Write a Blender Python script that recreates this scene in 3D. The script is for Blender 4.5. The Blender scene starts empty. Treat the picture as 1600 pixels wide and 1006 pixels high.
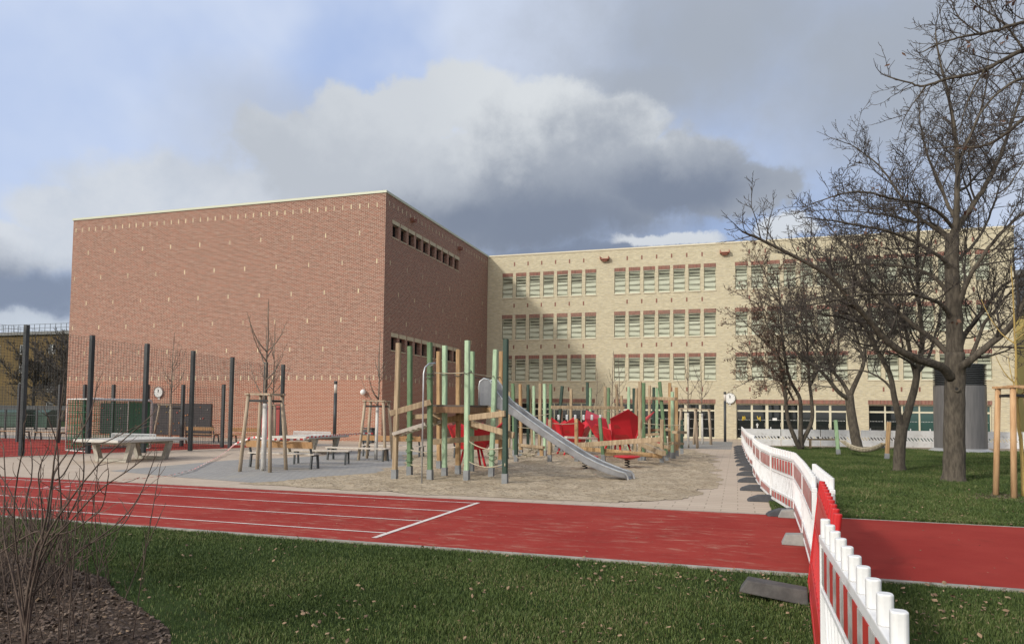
import bpy, math, random
import numpy as np
from mathutils import Vector, Matrix
R = math.radians
rnd = random.Random(7)
SC = bpy.context.scene
COL = SC.collection

# ---------------------------------------------------------------- camera
F, CX, CY, H = 1120.0, 800.0, 590.0, 1.75          # focal length and principal point in 1600-px units, eye height
_Y = Vector((1152 - CX, -(649 - CY), -F)).normalized()
_X = -Vector((-2800 - CX, -(605 - CY), -F)).normalized()
_X = (_X - _Y * _X.dot(_Y)).normalized()
_Z = _X.cross(_Y)
W2C = Matrix((_X, _Y, _Z)).transposed()             # world -> camera rotation
C2W = W2C.transposed()
EYE = Vector((0, 0, H))
cam_d = bpy.data.cameras.new('camera'); cam = bpy.data.objects.new('camera', cam_d); COL.objects.link(cam)
cam_d.sensor_width = 36; cam_d.lens = F / 1600 * 36; cam_d.shift_y = (CY - 503) / 1600
cam_d.clip_start = 0.05; cam_d.clip_end = 3000
mw = C2W.to_4x4(); mw.translation = EYE; cam.matrix_world = mw
SC.camera = cam

def ray(u, v): return C2W @ Vector((u - CX, -(v - CY), -F))
def G(u, v, z=0.0):
    d = ray(u, v); return EYE + d * ((z - H) / d.z)
def AY(u, v, y):
    d = ray(u, v); return EYE + d * (y / d.y)
def AX(u, v, x):
    d = ray(u, v); return EYE + d * (x / d.x)
def AD(u, v, depth): return EYE + ray(u, v) * (depth / F)
def depth_of(p): return -(W2C @ (Vector(p) - EYE)).z
def azel(u, v):
    d = ray(u, v).normalized(); return math.degrees(math.atan2(d.x, d.y)), math.degrees(math.asin(d.z))

# ---------------------------------------------------------------- sun and sky
LDIR = Vector((0.97, 1.70, -1.0)).normalized()
sun_d = bpy.data.lights.new('sun', 'SUN'); sun = bpy.data.objects.new('sun', sun_d); COL.objects.link(sun)
sun_d.energy = 2.35; sun_d.angle = R(4.0); sun_d.color = (1.0, 0.945, 0.86)
sun.rotation_euler = LDIR.to_track_quat('-Z', 'Y').to_euler(); sun.location = (-20, -35, 30)
SC.view_settings.view_transform = 'Standard'; SC.view_settings.look = 'None'
SC.view_settings.exposure = -0.06; SC.view_settings.gamma = 1.0; SC.view_settings.use_curve_mapping = False

world = bpy.data.worlds.new('World'); SC.world = world; world.use_nodes = True
nt = world.node_tree; nt.nodes.clear()
class NG:
    """small helper that writes math node graphs"""
    def __init__(s, nt): s.nt = nt
    def n(s, t, **k):
        o = s.nt.nodes.new(t)
        for a, b in k.items(): setattr(o, a, b)
        return o
    def link(s, a, b): s.nt.links.new(a, b)
    def put(s, sock, val):
        if isinstance(val, bpy.types.NodeSocket): s.link(val, sock)
        else: sock.default_value = val
    def m(s, op, a, b=0.0, c=None, clamp=False):
        o = s.n('ShaderNodeMath', operation=op); o.use_clamp = clamp
        s.put(o.inputs[0], a); s.put(o.inputs[1], b)
        if c is not None: s.put(o.inputs[2], c)
        return o.outputs[0]
    def mix(s, f, a, b, mode='MIX'):
        o = s.n('ShaderNodeMix', data_type='RGBA', blend_type=mode)
        s.put(o.inputs[0], f)
        for i, x in ((6, a), (7, b)):
            if isinstance(x, (tuple, list)) and len(x) == 3: x = (*x, 1)
            s.put(o.inputs[i], x)
        return o.outputs[2]
    def ramp(s, x, lo, hi, a=0.0, b=1.0, smooth=True):
        o = s.n('ShaderNodeMapRange'); o.interpolation_type = 'SMOOTHSTEP' if smooth else 'LINEAR'
        s.put(o.inputs[0], x); s.put(o.inputs[1], lo); s.put(o.inputs[2], hi); s.put(o.inputs[3], a); s.put(o.inputs[4], b)
        return o.outputs[0]
    def noise(s, vec, scale, detail=4, rough=0.5, dist=0.0):
        o = s.n('ShaderNodeTexNoise'); s.put(o.inputs['Vector'], vec)
        o.inputs['Scale'].default_value = scale; o.inputs['Detail'].default_value = detail
        o.inputs['Roughness'].default_value = rough; o.inputs['Distortion'].default_value = dist
        return o
    def comb(s, x, y, z=0.0):
        o = s.n('ShaderNodeCombineXYZ'); s.put(o.inputs[0], x); s.put(o.inputs[1], y); s.put(o.inputs[2], z); return o.outputs[0]

g = NG(nt)
tc = g.n('ShaderNodeTexCoord'); vec = tc.outputs['Generated']
sep = g.n('ShaderNodeSeparateXYZ'); g.link(vec, sep.inputs[0])
az = g.m('MULTIPLY', g.m('ARCTAN2', sep.outputs[0], sep.outputs[1]), 57.29578)
el = g.m('MULTIPLY', g.m('ARCSINE', sep.outputs[2]), 57.29578)
n1 = g.noise(vec, 5.0, 8, 0.62); n2 = g.noise(vec, 16.0, 8, 0.6); n3 = g.noise(vec, 2.2, 5, 0.55)
s1 = g.n('ShaderNodeSeparateColor'); g.link(n1.outputs['Color'], s1.inputs[0])
waz = g.m('ADD', az, g.m('MULTIPLY', g.m('SUBTRACT', s1.outputs[0], 0.5), 9.0))
wel = g.m('ADD', el, g.m('MULTIPLY', g.m('SUBTRACT', s1.outputs[1], 0.5), 6.0))
bump = g.m('SUBTRACT', n2.outputs['Fac'], 0.5)
def blobs(lst, amp=0.9):
    out = None
    for (u, v, ru, rv) in lst:
        a, e = azel(u, v)
        dx = g.m('DIVIDE', g.m('SUBTRACT', waz, a), ru / 19.5)
        dy = g.m('DIVIDE', g.m('SUBTRACT', wel, e), rv / 19.5)
        d = g.m('SUBTRACT', 1.0, g.m('SQRT', g.m('ADD', g.m('MULTIPLY', dx, dx), g.m('MULTIPLY', dy, dy))))
        out = d if out is None else g.m('MAXIMUM', out, d)
    return g.m('ADD', out, g.m('MULTIPLY', bump, amp))
sky = g.n('ShaderNodeTexSky', sky_type='NISHITA'); sky.sun_disc = False
sky.sun_elevation = R(27.07); sky.sun_rotation = R(209.7); sky.altitude = 50; sky.air_density = 1.0; sky.dust_density = 1.2; sky.ozone_density = 1.5
STR = 0.12
def C(r, gg, b): return (r * 1.2 / STR, gg * 1.2 / STR, b * 1.17 / STR)
col = g.mix(0.72, sky.outputs[0], C(0.40, 0.52, 0.84))
# pale high veil, stronger on the left
col = g.mix(g.ramp(n3.outputs['Fac'], 0.38, 0.66, 0.0, 0.8), col, C(0.60, 0.66, 0.80))
col = g.mix(g.ramp(az, -20, -50, 0.0, 0.35), col, C(0.62, 0.69, 0.84))
col = g.mix(g.ramp(el, 16, 3, 0.0, 0.35), col, C(0.60, 0.66, 0.76))
# thin grey sheet upper right
col = g.mix(g.ramp(blobs([(1130, 60, 400, 190), (1420, 90, 330, 250), (1000, 150, 220, 90)], 0.5), -0.25, 0.9, 0.0, 0.92), col, C(0.33, 0.365, 0.43))
# far bank on the left
lf = blobs([(300, 305, 200, 58), (160, 345, 150, 55), (440, 330, 150, 60), (20, 385, 120, 40)], 0.55)
col = g.mix(g.ramp(lf, -0.05, 0.38, 0.0, 0.85), col, g.mix(g.ramp(n1.outputs['Fac'], 0.4, 0.65), C(0.60, 0.625, 0.67), C(0.50, 0.54, 0.61)))
# heaped cloud: bright crown, grey body, soft slate base
mc = blobs([(738, 160, 100, 66), (650, 175, 100, 60), (575, 195, 110, 62), (850, 195, 115, 66), (960, 225, 105, 62), (490, 235, 110, 50), (780, 290, 430, 100), (1060, 275, 120, 60), (1150, 310, 100, 46)], 0.8)
soft = blobs([(470, 240, 210, 100), (560, 300, 250, 70), (430, 190, 150, 70)], 0.35)
col = g.mix(g.ramp(soft, -0.3, 0.9, 0.0, 0.6), col, C(0.42, 0.455, 0.53))
shade = g.m('ADD', g.ramp(wel, 24.5, 17.0, 0.0, 1.05, False), g.m('MULTIPLY', g.m('SUBTRACT', s1.outputs[2], 0.47), 2.4))
shade = g.m('ADD', shade, g.m('MULTIPLY', g.m('SUBTRACT', n2.outputs['Fac'], 0.5), 0.9))
body = g.mix(g.ramp(shade, 0.0, 1.0), C(0.60, 0.63, 0.675), C(0.325, 0.36, 0.43))
body = g.mix(g.ramp(waz, -17, -27, 0.0, 0.65), body, C(0.50, 0.535, 0.60))
col = g.mix(g.ramp(mc, -0.02, 0.26), col, body)
dk = blobs([(860, 355, 300, 70), (1050, 310, 150, 45), (720, 345, 170, 52), (900, 405, 400, 36)], 0.45)
col = g.mix(g.ramp(dk, -0.35, 0.8, 0.0, 0.92), col, C(0.175, 0.21, 0.29))
# low bank far left and small bright puffs low on the right
col = g.mix(g.ramp(blobs([(30, 458, 170, 40), (-80, 445, 160, 50)], 0.7), -0.4, 0.7, 0, 0.9), col, C(0.17, 0.21, 0.30))
col = g.mix(g.ramp(blobs([(60, 508, 120, 16)], 0.5), -0.2, 0.5, 0, 0.8), col, C(0.50, 0.55, 0.63))
col = g.mix(g.ramp(blobs([(1228, 362, 48, 20), (1050, 382, 90, 12)], 0.45), -0.05, 0.4, 0, 0.9), col, C(0.60, 0.63, 0.68))
# ordinary broken cloud for the rest of the sky; unseen east darkened to keep the side wall dim
rest = g.m('MULTIPLY', g.ramp(n1.outputs['Fac'], 0.42, 0.60), g.ramp(g.m('ABSOLUTE', g.m('ADD', az, 17.0)), 45, 60))
east = g.m('MULTIPLY', g.ramp(az, 28, 50), g.ramp(az, 170, 140))
col = g.mix(g.m('MULTIPLY', rest, 0.8), col, C(0.50, 0.54, 0.62))
col = g.mix(g.m('MULTIPLY', east, 0.75), col, C(0.22, 0.25, 0.32))
# added bright halo round the sun, out of view, to light the front faces
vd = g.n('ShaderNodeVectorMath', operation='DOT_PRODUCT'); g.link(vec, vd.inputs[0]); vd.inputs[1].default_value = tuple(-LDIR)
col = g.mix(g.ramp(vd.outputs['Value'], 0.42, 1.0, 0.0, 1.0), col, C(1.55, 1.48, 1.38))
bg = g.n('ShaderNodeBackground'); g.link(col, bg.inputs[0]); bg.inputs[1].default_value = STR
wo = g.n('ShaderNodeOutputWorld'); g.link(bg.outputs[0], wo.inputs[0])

# ---------------------------------------------------------------- materials
def newmat(name):
    m = bpy.data.materials.new(name); m.use_nodes = True
    b = m.node_tree.nodes['Principled BSDF']
    return m, NG(m.node_tree), b
def mat(name, c1, c2=None, rough=0.7, metal=0.0, scale=3.0, detail=4, bump=0.0, bscale=None, stretch=None, spec=0.5, lo=0.35, hi=0.65, trans=0.0):
    m, g, b = newmat(name)
    b.inputs['Roughness'].default_value = rough; b.inputs['Metallic'].default_value = metal
    b.inputs['Specular IOR Level'].default_value = spec
    if trans: b.inputs['Transmission Weight'].default_value = trans
    if c2 is None and not bump:
        b.inputs['Base Color'].default_value = (*c1, 1); return m
    if c2 is None: c2 = tuple(x * 0.75 for x in c1)
    tc = g.n('ShaderNodeTexCoord'); v = tc.outputs['Object']
    if stretch:
        mp = g.n('ShaderNodeMapping'); g.link(v, mp.inputs[0]); mp.inputs['Scale'].default_value = stretch; v = mp.outputs[0]
    n = g.noise(v, scale, detail, 0.6)
    g.link(g.mix(g.ramp(n.outputs['Fac'], lo, hi), c1, c2), b.inputs['Base Color'])
    if bump:
        nb = g.noise(v, bscale or scale * 4, 4, 0.6)
        bp = g.n('ShaderNodeBump'); bp.inputs['Strength'].default_value = bump; bp.inputs['Distance'].default_value = 0.02
        g.link(nb.outputs['Fac'], bp.inputs['Height']); g.link(bp.outputs[0], b.inputs['Normal'])
    return m

def brick(name, ca, cb, cc, mortar, low=None, bw=0.25, rh=0.0775, ms=0.012):
    m, g, b = newmat(name)
    tc = g.n('ShaderNodeTexCoord'); sp = g.n('ShaderNodeSeparateXYZ'); g.link(tc.outputs['Object'], sp.inputs[0])
    uv = g.comb(g.m('ADD', sp.outputs[0], sp.outputs[1]), sp.outputs[2])
    bt = g.n('ShaderNodeTexBrick'); g.link(uv, bt.inputs['Vector'])
    bt.inputs['Scale'].default_value = 1; bt.inputs['Brick Width'].default_value = bw; bt.inputs['Row Height'].default_value = rh
    bt.inputs['Mortar Size'].default_value = ms; bt.inputs['Mortar Smooth'].default_value = 0.1; bt.inputs['Bias'].default_value = 0.0
    bt.inputs['Color1'].default_value = (0, 0, 0, 1); bt.inputs['Color2'].default_value = (1, 1, 1, 1); bt.inputs['Mortar'].default_value = (0.5, 0.5, 0.5, 1)
    # each brick its own tone, and runs of bricks from the same firing
    st = g.n('ShaderNodeMapping'); g.link(uv, st.inputs[0]); st.inputs['Scale'].default_value = (0.35, 4.2, 1)
    n = g.noise(st.outputs[0], 1.6, 6, 0.7); st2 = g.n('ShaderNodeMapping'); g.link(uv, st2.inputs[0]); st2.inputs['Scale'].default_value = (4, 12.9, 1)
    wn = g.noise(st2.outputs[0], 1.0, 1, 0.5)
    f = g.m('ADD', g.m('MULTIPLY', bt.outputs['Color'], 0.45), g.m('MULTIPLY', wn.outputs['Fac'], 0.55))
    c = g.mix(g.ramp(f, 0.25, 0.75), ca, cb)
    st3 = g.n('ShaderNodeMapping'); g.link(uv, st3.inputs[0]); st3.inputs['Scale'].default_value = (3.2, 12.9, 1)
    n8 = g.noise(st3.outputs[0], 1.0, 2, 0.5)
    c = g.mix(g.m('MULTIPLY', g.ramp(n8.outputs['Fac'], 0.50, 0.60), g.ramp(n.outputs['Fac'], 0.38, 0.60, 0.25, 0.75)), c, cc)
    n9 = g.noise(st.outputs[0], 5.0, 3, 0.6); c = g.mix(g.ramp(n9.outputs['Fac'], 0.45, 0.65, 0, 0.45), c, tuple(x * 0.55 for x in ca))
    if low:
        c = g.mix(g.m('MULTIPLY', g.m('LESS_THAN', sp.outputs[2], 3.6), 0.55), c, low)
    c = g.mix(bt.outputs['Fac'], c, mortar)
    g.link(c, b.inputs['Base Color']); b.inputs['Roughness'].default_value = 0.88; b.inputs['Specular IOR Level'].default_value = 0.25
    bp = g.n('ShaderNodeBump'); bp.inputs['Strength'].default_value = 0.35; bp.inputs['Distance'].default_value = 0.01; bp.invert = True
    g.link(bt.outputs['Fac'], bp.inputs['Height']); g.link(bp.outputs[0], b.inputs['Normal'])
    return m

M = {}
M['redbrick'] = brick('red brick', (0.18, 0.050, 0.034), (0.31, 0.100, 0.064), (0.37, 0.235, 0.185), (0.46, 0.385, 0.305), low=(0.36, 0.095, 0.045))
M['beigebrick'] = brick('beige brick', (0.51, 0.445, 0.29), (0.63, 0.57, 0.395), (0.42, 0.39, 0.31), (0.53, 0.475, 0.37))
M['accent'] = mat('pale accent brick', (0.66, 0.57, 0.38), (0.48, 0.39, 0.27), rough=0.85, scale=0.8, lo=.4, hi=.6)
M['redaccent'] = mat('dark red accent brick', (0.22, 0.09, 0.065))
M['soldier'] = brick('red soldier course', (0.15, 0.045, 0.036), (0.30, 0.10, 0.075), (0.20, 0.075, 0.06), (0.34, 0.27, 0.21), bw=0.085, rh=0.6, ms=0.014)
M['coping'] = mat('pale metal coping', (0.50, 0.53, 0.40), rough=0.45)
M['sill'] = mat('pale stone sill', (0.66, 0.60, 0.46), rough=0.8)
M['lintel'] = mat('cream lintel', (0.55, 0.49, 0.34), (0.48, 0.42, 0.3), rough=0.8)
M['frame'] = mat('cream window frame', (0.62, 0.58, 0.44), rough=0.5)
M['roof'] = mat('grey roof felt', (0.18, 0.18, 0.17), (0.13, 0.13, 0.13))
M['glass'] = mat('dark glass', (0.012, 0.015, 0.015), rough=0.04, spec=0.6)
M['glass_green_refl'] = mat('glass with painted green reflection', (0.03, 0.075, 0.065), rough=0.06, spec=0.7)  # greenish reflections are put into the glass base colour
M['blind'] = mat('pale green blind slats', (0.65, 0.68, 0.55), (0.55, 0.58, 0.46), rough=0.45, scale=2, stretch=(0.3, 1, 6))
M['dark'] = mat('dark recess', (0.02, 0.02, 0.02), rough=0.9)
M['white'] = mat('white paint', (0.78, 0.78, 0.76), (0.70, 0.70, 0.68), rough=0.5, scale=2)

# ---------------------------------------------------------------- mesh helpers
class MB:
    def __init__(s): s.v = []; s.f = []; s.mi = []
    def add(s, vs, fs, mi=0):
        k = len(s.v); s.v += [tuple(x) for x in vs]
        s.f += [tuple(i + k for i in f) for f in fs]; s.mi += [mi] * len(fs)
    def quad(s, a, b, c, d, mi=0): s.add([a, b, c, d], [(0, 1, 2, 3)], mi)
    def box(s, c, size, mi=0, rz=0.0, rot=None):
        x, y, z = (k / 2 for k in size); m = rot if rot is not None else Matrix.Rotation(rz, 3, 'Z'); c = Vector(c)
        vs = [c + m @ Vector((i * x, j * y, k * z)) for k in (-1, 1) for j in (-1, 1) for i in (-1, 1)]
        s.add(vs, [(0, 2, 3, 1), (4, 5, 7, 6), (0, 1, 5, 4), (2, 6, 7, 3), (0, 4, 6, 2), (1, 3, 7, 5)], mi)
    def b2(s, lo, hi, mi=0):
        s.box([(a + b) / 2 for a, b in zip(lo, hi)], [abs(b - a) for a, b in zip(lo, hi)], mi)
    def beam(s, a, b, w, h, mi=0, up=(0, 0, 1), ch=0.0):
        a, b = Vector(a), Vector(b); d = (b - a).normalized(); u = Vector(up)
        if abs(d.dot(u)) > 0.97: u = Vector((0, 1, 0))
        sd = d.cross(u).normalized(); u = sd.cross(d)
        if ch:
            w2, h2 = w / 2, h / 2
            pr = [(-w2 + ch, -h2), (w2 - ch, -h2), (w2, -h2 + ch), (w2, h2 - ch), (w2 - ch, h2), (-w2 + ch, h2), (-w2, h2 - ch), (-w2, -h2 + ch)]
        else: pr = [(-w / 2, -h / 2), (w / 2, -h / 2), (w / 2, h / 2), (-w / 2, h / 2)]
        n = len(pr)
        vs = [p + sd * x + u * y for p in (a, b) for x, y in pr]
        s.add(vs, [(i, (i + 1) % n, n + (i + 1) % n, n + i) for i in range(n)] + [tuple(range(n))[::-1], tuple(range(n, 2 * n))], mi)
    def tube(s, pts, rad, n=6, mi=0, cap=True):
        pts = [Vector(p) for p in pts]
        if not hasattr(rad, '__len__'): rad = [rad] * len(pts)
        vs = []; ref = None
        for i, p in enumerate(pts):
            d = (pts[min(i + 1, len(pts) - 1)] - pts[max(i - 1, 0)])
            d = d.normalized() if d.length > 1e-9 else Vector((0, 0, 1))
            if ref is None: ref = Vector((1, 0, 0)) if abs(d.x) < 0.8 else Vector((0, 1, 0))
            a = (ref - d * ref.dot(d)).normalized(); b = d.cross(a); ref = a
            for k in range(n):
                t = 2 * math.pi * k / n; vs.append(p + (a * math.cos(t) + b * math.sin(t)) * rad[i])
        fs = [(i * n + k, i * n + (k + 1) % n, (i + 1) * n + (k + 1) % n, (i + 1) * n + k) for i in range(len(pts) - 1) for k in range(n)]
        if cap: fs += [tuple(range(n))[::-1], tuple(range((len(pts) - 1) * n, len(pts) * n))]
        s.add(vs, fs, mi)
    def lathe(s, c, prof, n=24, mi=0):
        c = Vector(c); vs = [c + Vector((r * math.cos(2 * math.pi * k / n), r * math.sin(2 * math.pi * k / n), z)) for r, z in prof for k in range(n)]
        m = len(prof)
        s.add(vs, [(i * n + k, i * n + (k + 1) % n, (i + 1) * n + (k + 1) % n, (i + 1) * n + k) for i in range(m - 1) for k in range(n)] + [tuple(range(n))[::-1], tuple(range((m - 1) * n, m * n))], mi)
    def build(s, name, mats, parent=None, smooth=False, world=False, bevel=0.0):
        me = bpy.data.meshes.new(name)
        vs = s.v
        if world and parent is not None:
            L = parent_loc(parent); vs = [(x - L[0], y - L[1], z - L[2]) for x, y, z in vs]
        me.from_pydata(vs, [], s.f)
        if not isinstance(mats, (list, tuple)): mats = [mats]
        for m in mats: me.materials.append(M[m] if isinstance(m, str) else m)
        me.polygons.foreach_set('material_index', s.mi)
        if smooth: me.polygons.foreach_set('use_smooth', [True] * len(s.f))
        me.update()
        o = bpy.data.objects.new(name, me); COL.objects.link(o)
        if parent is not None: o.parent = parent
        if bevel:
            md = o.modifiers.new('bevel', 'BEVEL'); md.width = bevel; md.segments = 2; md.limit_method = 'ANGLE'
        return o
def parent_loc(o):
    L = Vector((0, 0, 0))
    while o is not None: L = L + o.location; o = o.parent
    return L
def tag(o, label, cat, group=None, kind=None):
    o['label'] = label; o['category'] = cat
    if group: o['group'] = group
    if kind: o['kind'] = kind
    return o
def thing(name, loc, label, cat, group=None, rz=0.0):
    o = bpy.data.objects.new(name, None); o.empty_display_size = 0.2; COL.objects.link(o)
    o.location = loc; o.rotation_euler = (0, 0, rz)
    return tag(o, label, cat, group)
def copy_tree(o, loc, rz, label, parent=None):
    c = o.copy(); COL.objects.link(c)
    if parent is None: c.location = loc; c.rotation_euler = (0, 0, rz); c['label'] = label
    else: c.parent = parent
    for ch in [x for x in COL.objects if x.parent == o]: copy_tree(ch, None, 0, None, c)
    return c
def sheet(name, poly, z, m, kind='structure'):
    b = MB(); b.add([(x, y, z) for x, y in poly], [tuple(range(len(poly)))])
    o = b.build(name, m); o['kind'] = kind; return o

# ---------------------------------------------------------------- ground
def ground_mats():
    # lawn soil under the blades
    m, g, b = newmat('lawn'); v = g.n('ShaderNodeTexCoord').outputs['Object']
    n = g.noise(v, 1.3, 5, 0.6); n2 = g.noise(v, 22, 5, 0.7); n3 = g.noise(v, 90, 3, 0.6)
    c = g.mix(g.ramp(n.outputs['Fac'], 0.35, 0.65), (0.034, 0.060, 0.015), (0.052, 0.085, 0.022))
    c = g.mix(g.ramp(n2.outputs['Fac'], 0.45, 0.7, 0, 0.6), c, (0.075, 0.085, 0.035))
    c = g.mix(g.ramp(n3.outputs['Fac'], 0.4, 0.62, 0.45, 0), c, (0.012, 0.024, 0.008))
    g.link(c, b.inputs['Base Color']); b.inputs['Roughness'].default_value = 0.95; b.inputs['Specular IOR Level'].default_value = 0.1
    bp = g.n('ShaderNodeBump'); bp.inputs['Strength'].default_value = 0.8; bp.inputs['Distance'].default_value = 0.03
    g.link(n3.outputs['Fac'], bp.inputs['Height']); g.link(bp.outputs[0], b.inputs['Normal']); M['lawn'] = m
    # red running surface with drifted sand
    m, g, b = newmat('red track'); v = g.n('ShaderNodeTexCoord').outputs['Object']
    n = g.noise(v, 0.7, 5, 0.6); n2 = g.noise(v, 160, 2, 0.5)
    mp = g.n('ShaderNodeMapping'); g.link(v, mp.inputs[0]); mp.inputs['Scale'].default_value = (1.0, 3.2, 1)
    n4 = g.noise(mp.outputs[0], 1.7, 8, 0.75, 0.4); n5 = g.noise(v, 0.35, 3, 0.5)
    c = g.mix(g.ramp(n.outputs['Fac'], 0.3, 0.7), (0.30, 0.034, 0.027), (0.355, 0.048, 0.037))
    c = g.mix(g.ramp(n2.outputs['Fac'], 0.35, 0.7, 0, 0.35), c, (0.18, 0.03, 0.025))
    dust = g.m('MULTIPLY', g.ramp(n4.outputs['Fac'], 0.50, 0.68), g.m('MULTIPLY', g.ramp(n5.outputs['Fac'], 0.38, 0.58, 0.15, 0.6), g.ramp(g.n('ShaderNodeSeparateXYZ', name='sx').outputs[0], 1.5, -0.5)))
    g.link(v, g.nt.nodes['sx'].inputs[0])
    c = g.mix(dust, c, (0.44, 0.27, 0.20))
    mq = g.n('ShaderNodeMapping'); g.link(v, mq.inputs[0]); mq.inputs['Scale'].default_value = (2.2, 11, 1); n7 = g.noise(mq.outputs[0], 1.6, 5, 0.7)
    c = g.mix(g.m('MULTIPLY', g.ramp(n7.outputs['Fac'], 0.60, 0.70), g.ramp(g.nt.nodes['sx'].outputs[0], 1.5, -0.5, 0.05, 0.38)), c, (0.46, 0.36, 0.28))
    n10 = g.noise(v, 2.3, 5, 0.65); c = g.mix(g.ramp(n10.outputs['Fac'], 0.5, 0.75, 0, 0.35), c, (0.17, 0.03, 0.022))
    n6 = g.noise(v, 5.0, 2, 0.4); c = g.mix(g.ramp(n6.outputs['Fac'], 0.78, 0.82, 0, 0.8), c, (0.05, 0.03, 0.02))
    g.link(c, b.inputs['Base Color']); b.inputs['Roughness'].default_value = 0.85; b.inputs['Specular IOR Level'].default_value = 0.2
    bp = g.n('ShaderNodeBump'); bp.inputs['Strength'].default_value = 0.3; bp.inputs['Distance'].default_value = 0.005
    g.link(n2.outputs['Fac'], bp.inputs['Height']); g.link(bp.outputs[0], b.inputs['Normal']); b.inputs['Specular IOR Level'].default_value = 0.08; M['track'] = m
    # pavers
    def pavers(name, ca, cb, joint, bw, rh, ms=0.012, dust=None):
        m, g, b = newmat(name); v = g.n('ShaderNodeTexCoord').outputs['Object']
        bt = g.n('ShaderNodeTexBrick'); g.link(v, bt.inputs['Vector']); bt.inputs['Scale'].default_value = 1
        bt.inputs['Brick Width'].default_value = bw; bt.inputs['Row Height'].default_value = rh; bt.inputs['Mortar Size'].default_value = ms
        bt.inputs['Color1'].default_value = (*ca, 1); bt.inputs['Color2'].default_value = (*cb, 1); bt.inputs['Mortar'].default_value = (*joint, 1)
        n = g.noise(v, 0.8, 6, 0.65); n2 = g.noise(v, 40, 3, 0.6)
        c = g.mix(g.ramp(n.outputs['Fac'], 0.3, 0.7, 0, 0.35), bt.outputs['Color'], tuple(x * 0.72 for x in ca))
        c = g.mix(g.ramp(n2.outputs['Fac'], 0.35, 0.75, 0, 0.25), c, tuple(x * 0.6 for x in ca))
        if dust:
            n3 = g.noise(v, 0.5, 6, 0.7); c = g.mix(g.ramp(n3.outputs['Fac'], 0.5, 0.7, 0, 0.7), c, dust)
        g.link(c, b.inputs['Base Color']); b.inputs['Roughness'].default_value = 0.9; b.inputs['Specular IOR Level'].default_value = 0.25
        M[name] = m
    pavers('beige pavers', (0.55, 0.455, 0.36), (0.50, 0.405, 0.32), (0.33, 0.27, 0.21), 0.6, 0.3)
    pavers('grey pavers', (0.35, 0.34, 0.325), (0.30, 0.29, 0.28), (0.2, 0.2, 0.19), 0.2, 0.2, 0.01, (0.38, 0.34, 0.28))
    # sand
    m, g, b = newmat('sand'); v = g.n('ShaderNodeTexCoord').outputs['Object']
    n = g.noise(v, 1.1, 6, 0.65); n2 = g.noise(v, 7.0, 6, 0.75); n3 = g.noise(v, 60, 3, 0.6)
    c = g.mix(g.ramp(n.outputs['Fac'], 0.35, 0.65), (0.52, 0.43, 0.315), (0.40, 0.325, 0.23))
    c = g.mix(g.ramp(n2.outputs['Fac'], 0.50, 0.62, 0, 0.85), c, (0.25, 0.19, 0.13))
    c = g.mix(g.ramp(n3.outputs['Fac'], 0.55, 0.75, 0, 0.4), c, (0.12, 0.09, 0.06))
    n5 = g.noise(v, 13, 4, 0.7); c = g.mix(g.ramp(n5.outputs['Fac'], 0.60, 0.66, 0, 0.8), c, (0.10, 0.075, 0.05))
    g.link(c, b.inputs['Base Color']); b.inputs['Roughness'].default_value = 0.95; b.inputs['Specular IOR Level'].default_value = 0.1
    bp = g.n('ShaderNodeBump'); bp.inputs['Strength'].default_value = 1.0; bp.inputs['Distance'].default_value = 0.06
    g.link(n2.outputs['Fac'], bp.inputs['Height']); g.link(bp.outputs[0], b.inputs['Normal']); M['sand'] = m
ground_mats()
M['line'] = mat('white line paint', (0.74, 0.70, 0.66), (0.62, 0.52, 0.48), rough=0.8, scale=6)
M['kerb'] = mat('concrete edging', (0.36, 0.34, 0.30), (0.24, 0.23, 0.20), rough=0.9, scale=5)
M['soil'] = mat('bark mulch soil', (0.060, 0.042, 0.032), (0.10, 0.075, 0.058), rough=1.0, scale=25, bump=1.0, bscale=60, spec=0.1)
M['asphalt'] = mat('asphalt', (0.06, 0.06, 0.062), (0.045, 0.045, 0.045), rough=0.9, scale=8)

TY0, TY1 = 8.66, 13.60
sheet('ground', [(-900, -400), (900, -400), (900, 1500), (-900, 1500)], -0.012, 'lawn')
sheet('running_track', [(-80, TY0), (60, TY0), (60, TY1), (-80, TY1)], 0.0, 'track')
o = sheet('paving', [(-60, TY1 + 0.06), (0.95, TY1 + 0.06), (0.75, 30), (0.9, 43), (60, 49), (60, 62), (-60, 62)], -0.004, 'beige pavers')
sheet('ball_court', [(-60, 17.4), (-24.9, 18.2), (-24.2, 21.2), (-21.9, 28.6), (-22.6, 30.3), (-60, 30.3)], 0.0, 'track')
sheet('grey_paving', [(-16.9, 16.0), (-13.7, 15.2), (-10.9, 14.75), (-9.9, 16.0), (-9.2, 19), (-9.5, 27), (-12, 30.5), (-16.6, 28.0), (-15.4, 24.5), (-16.9, 21)], 0.0, 'grey pavers')
sheet('grey_paving_strip', [(-60, 31.2), (-19.8, 31.2), (-19.8, 33.4), (-60, 33.4)], 0.0, 'grey pavers')
sheet('grey_paving_patch', [(-3.4, 38.6), (-0.3, 38.9), (-0.3, 50.3), (-3.4, 50.3)], 0.0, 'grey pavers')
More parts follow.
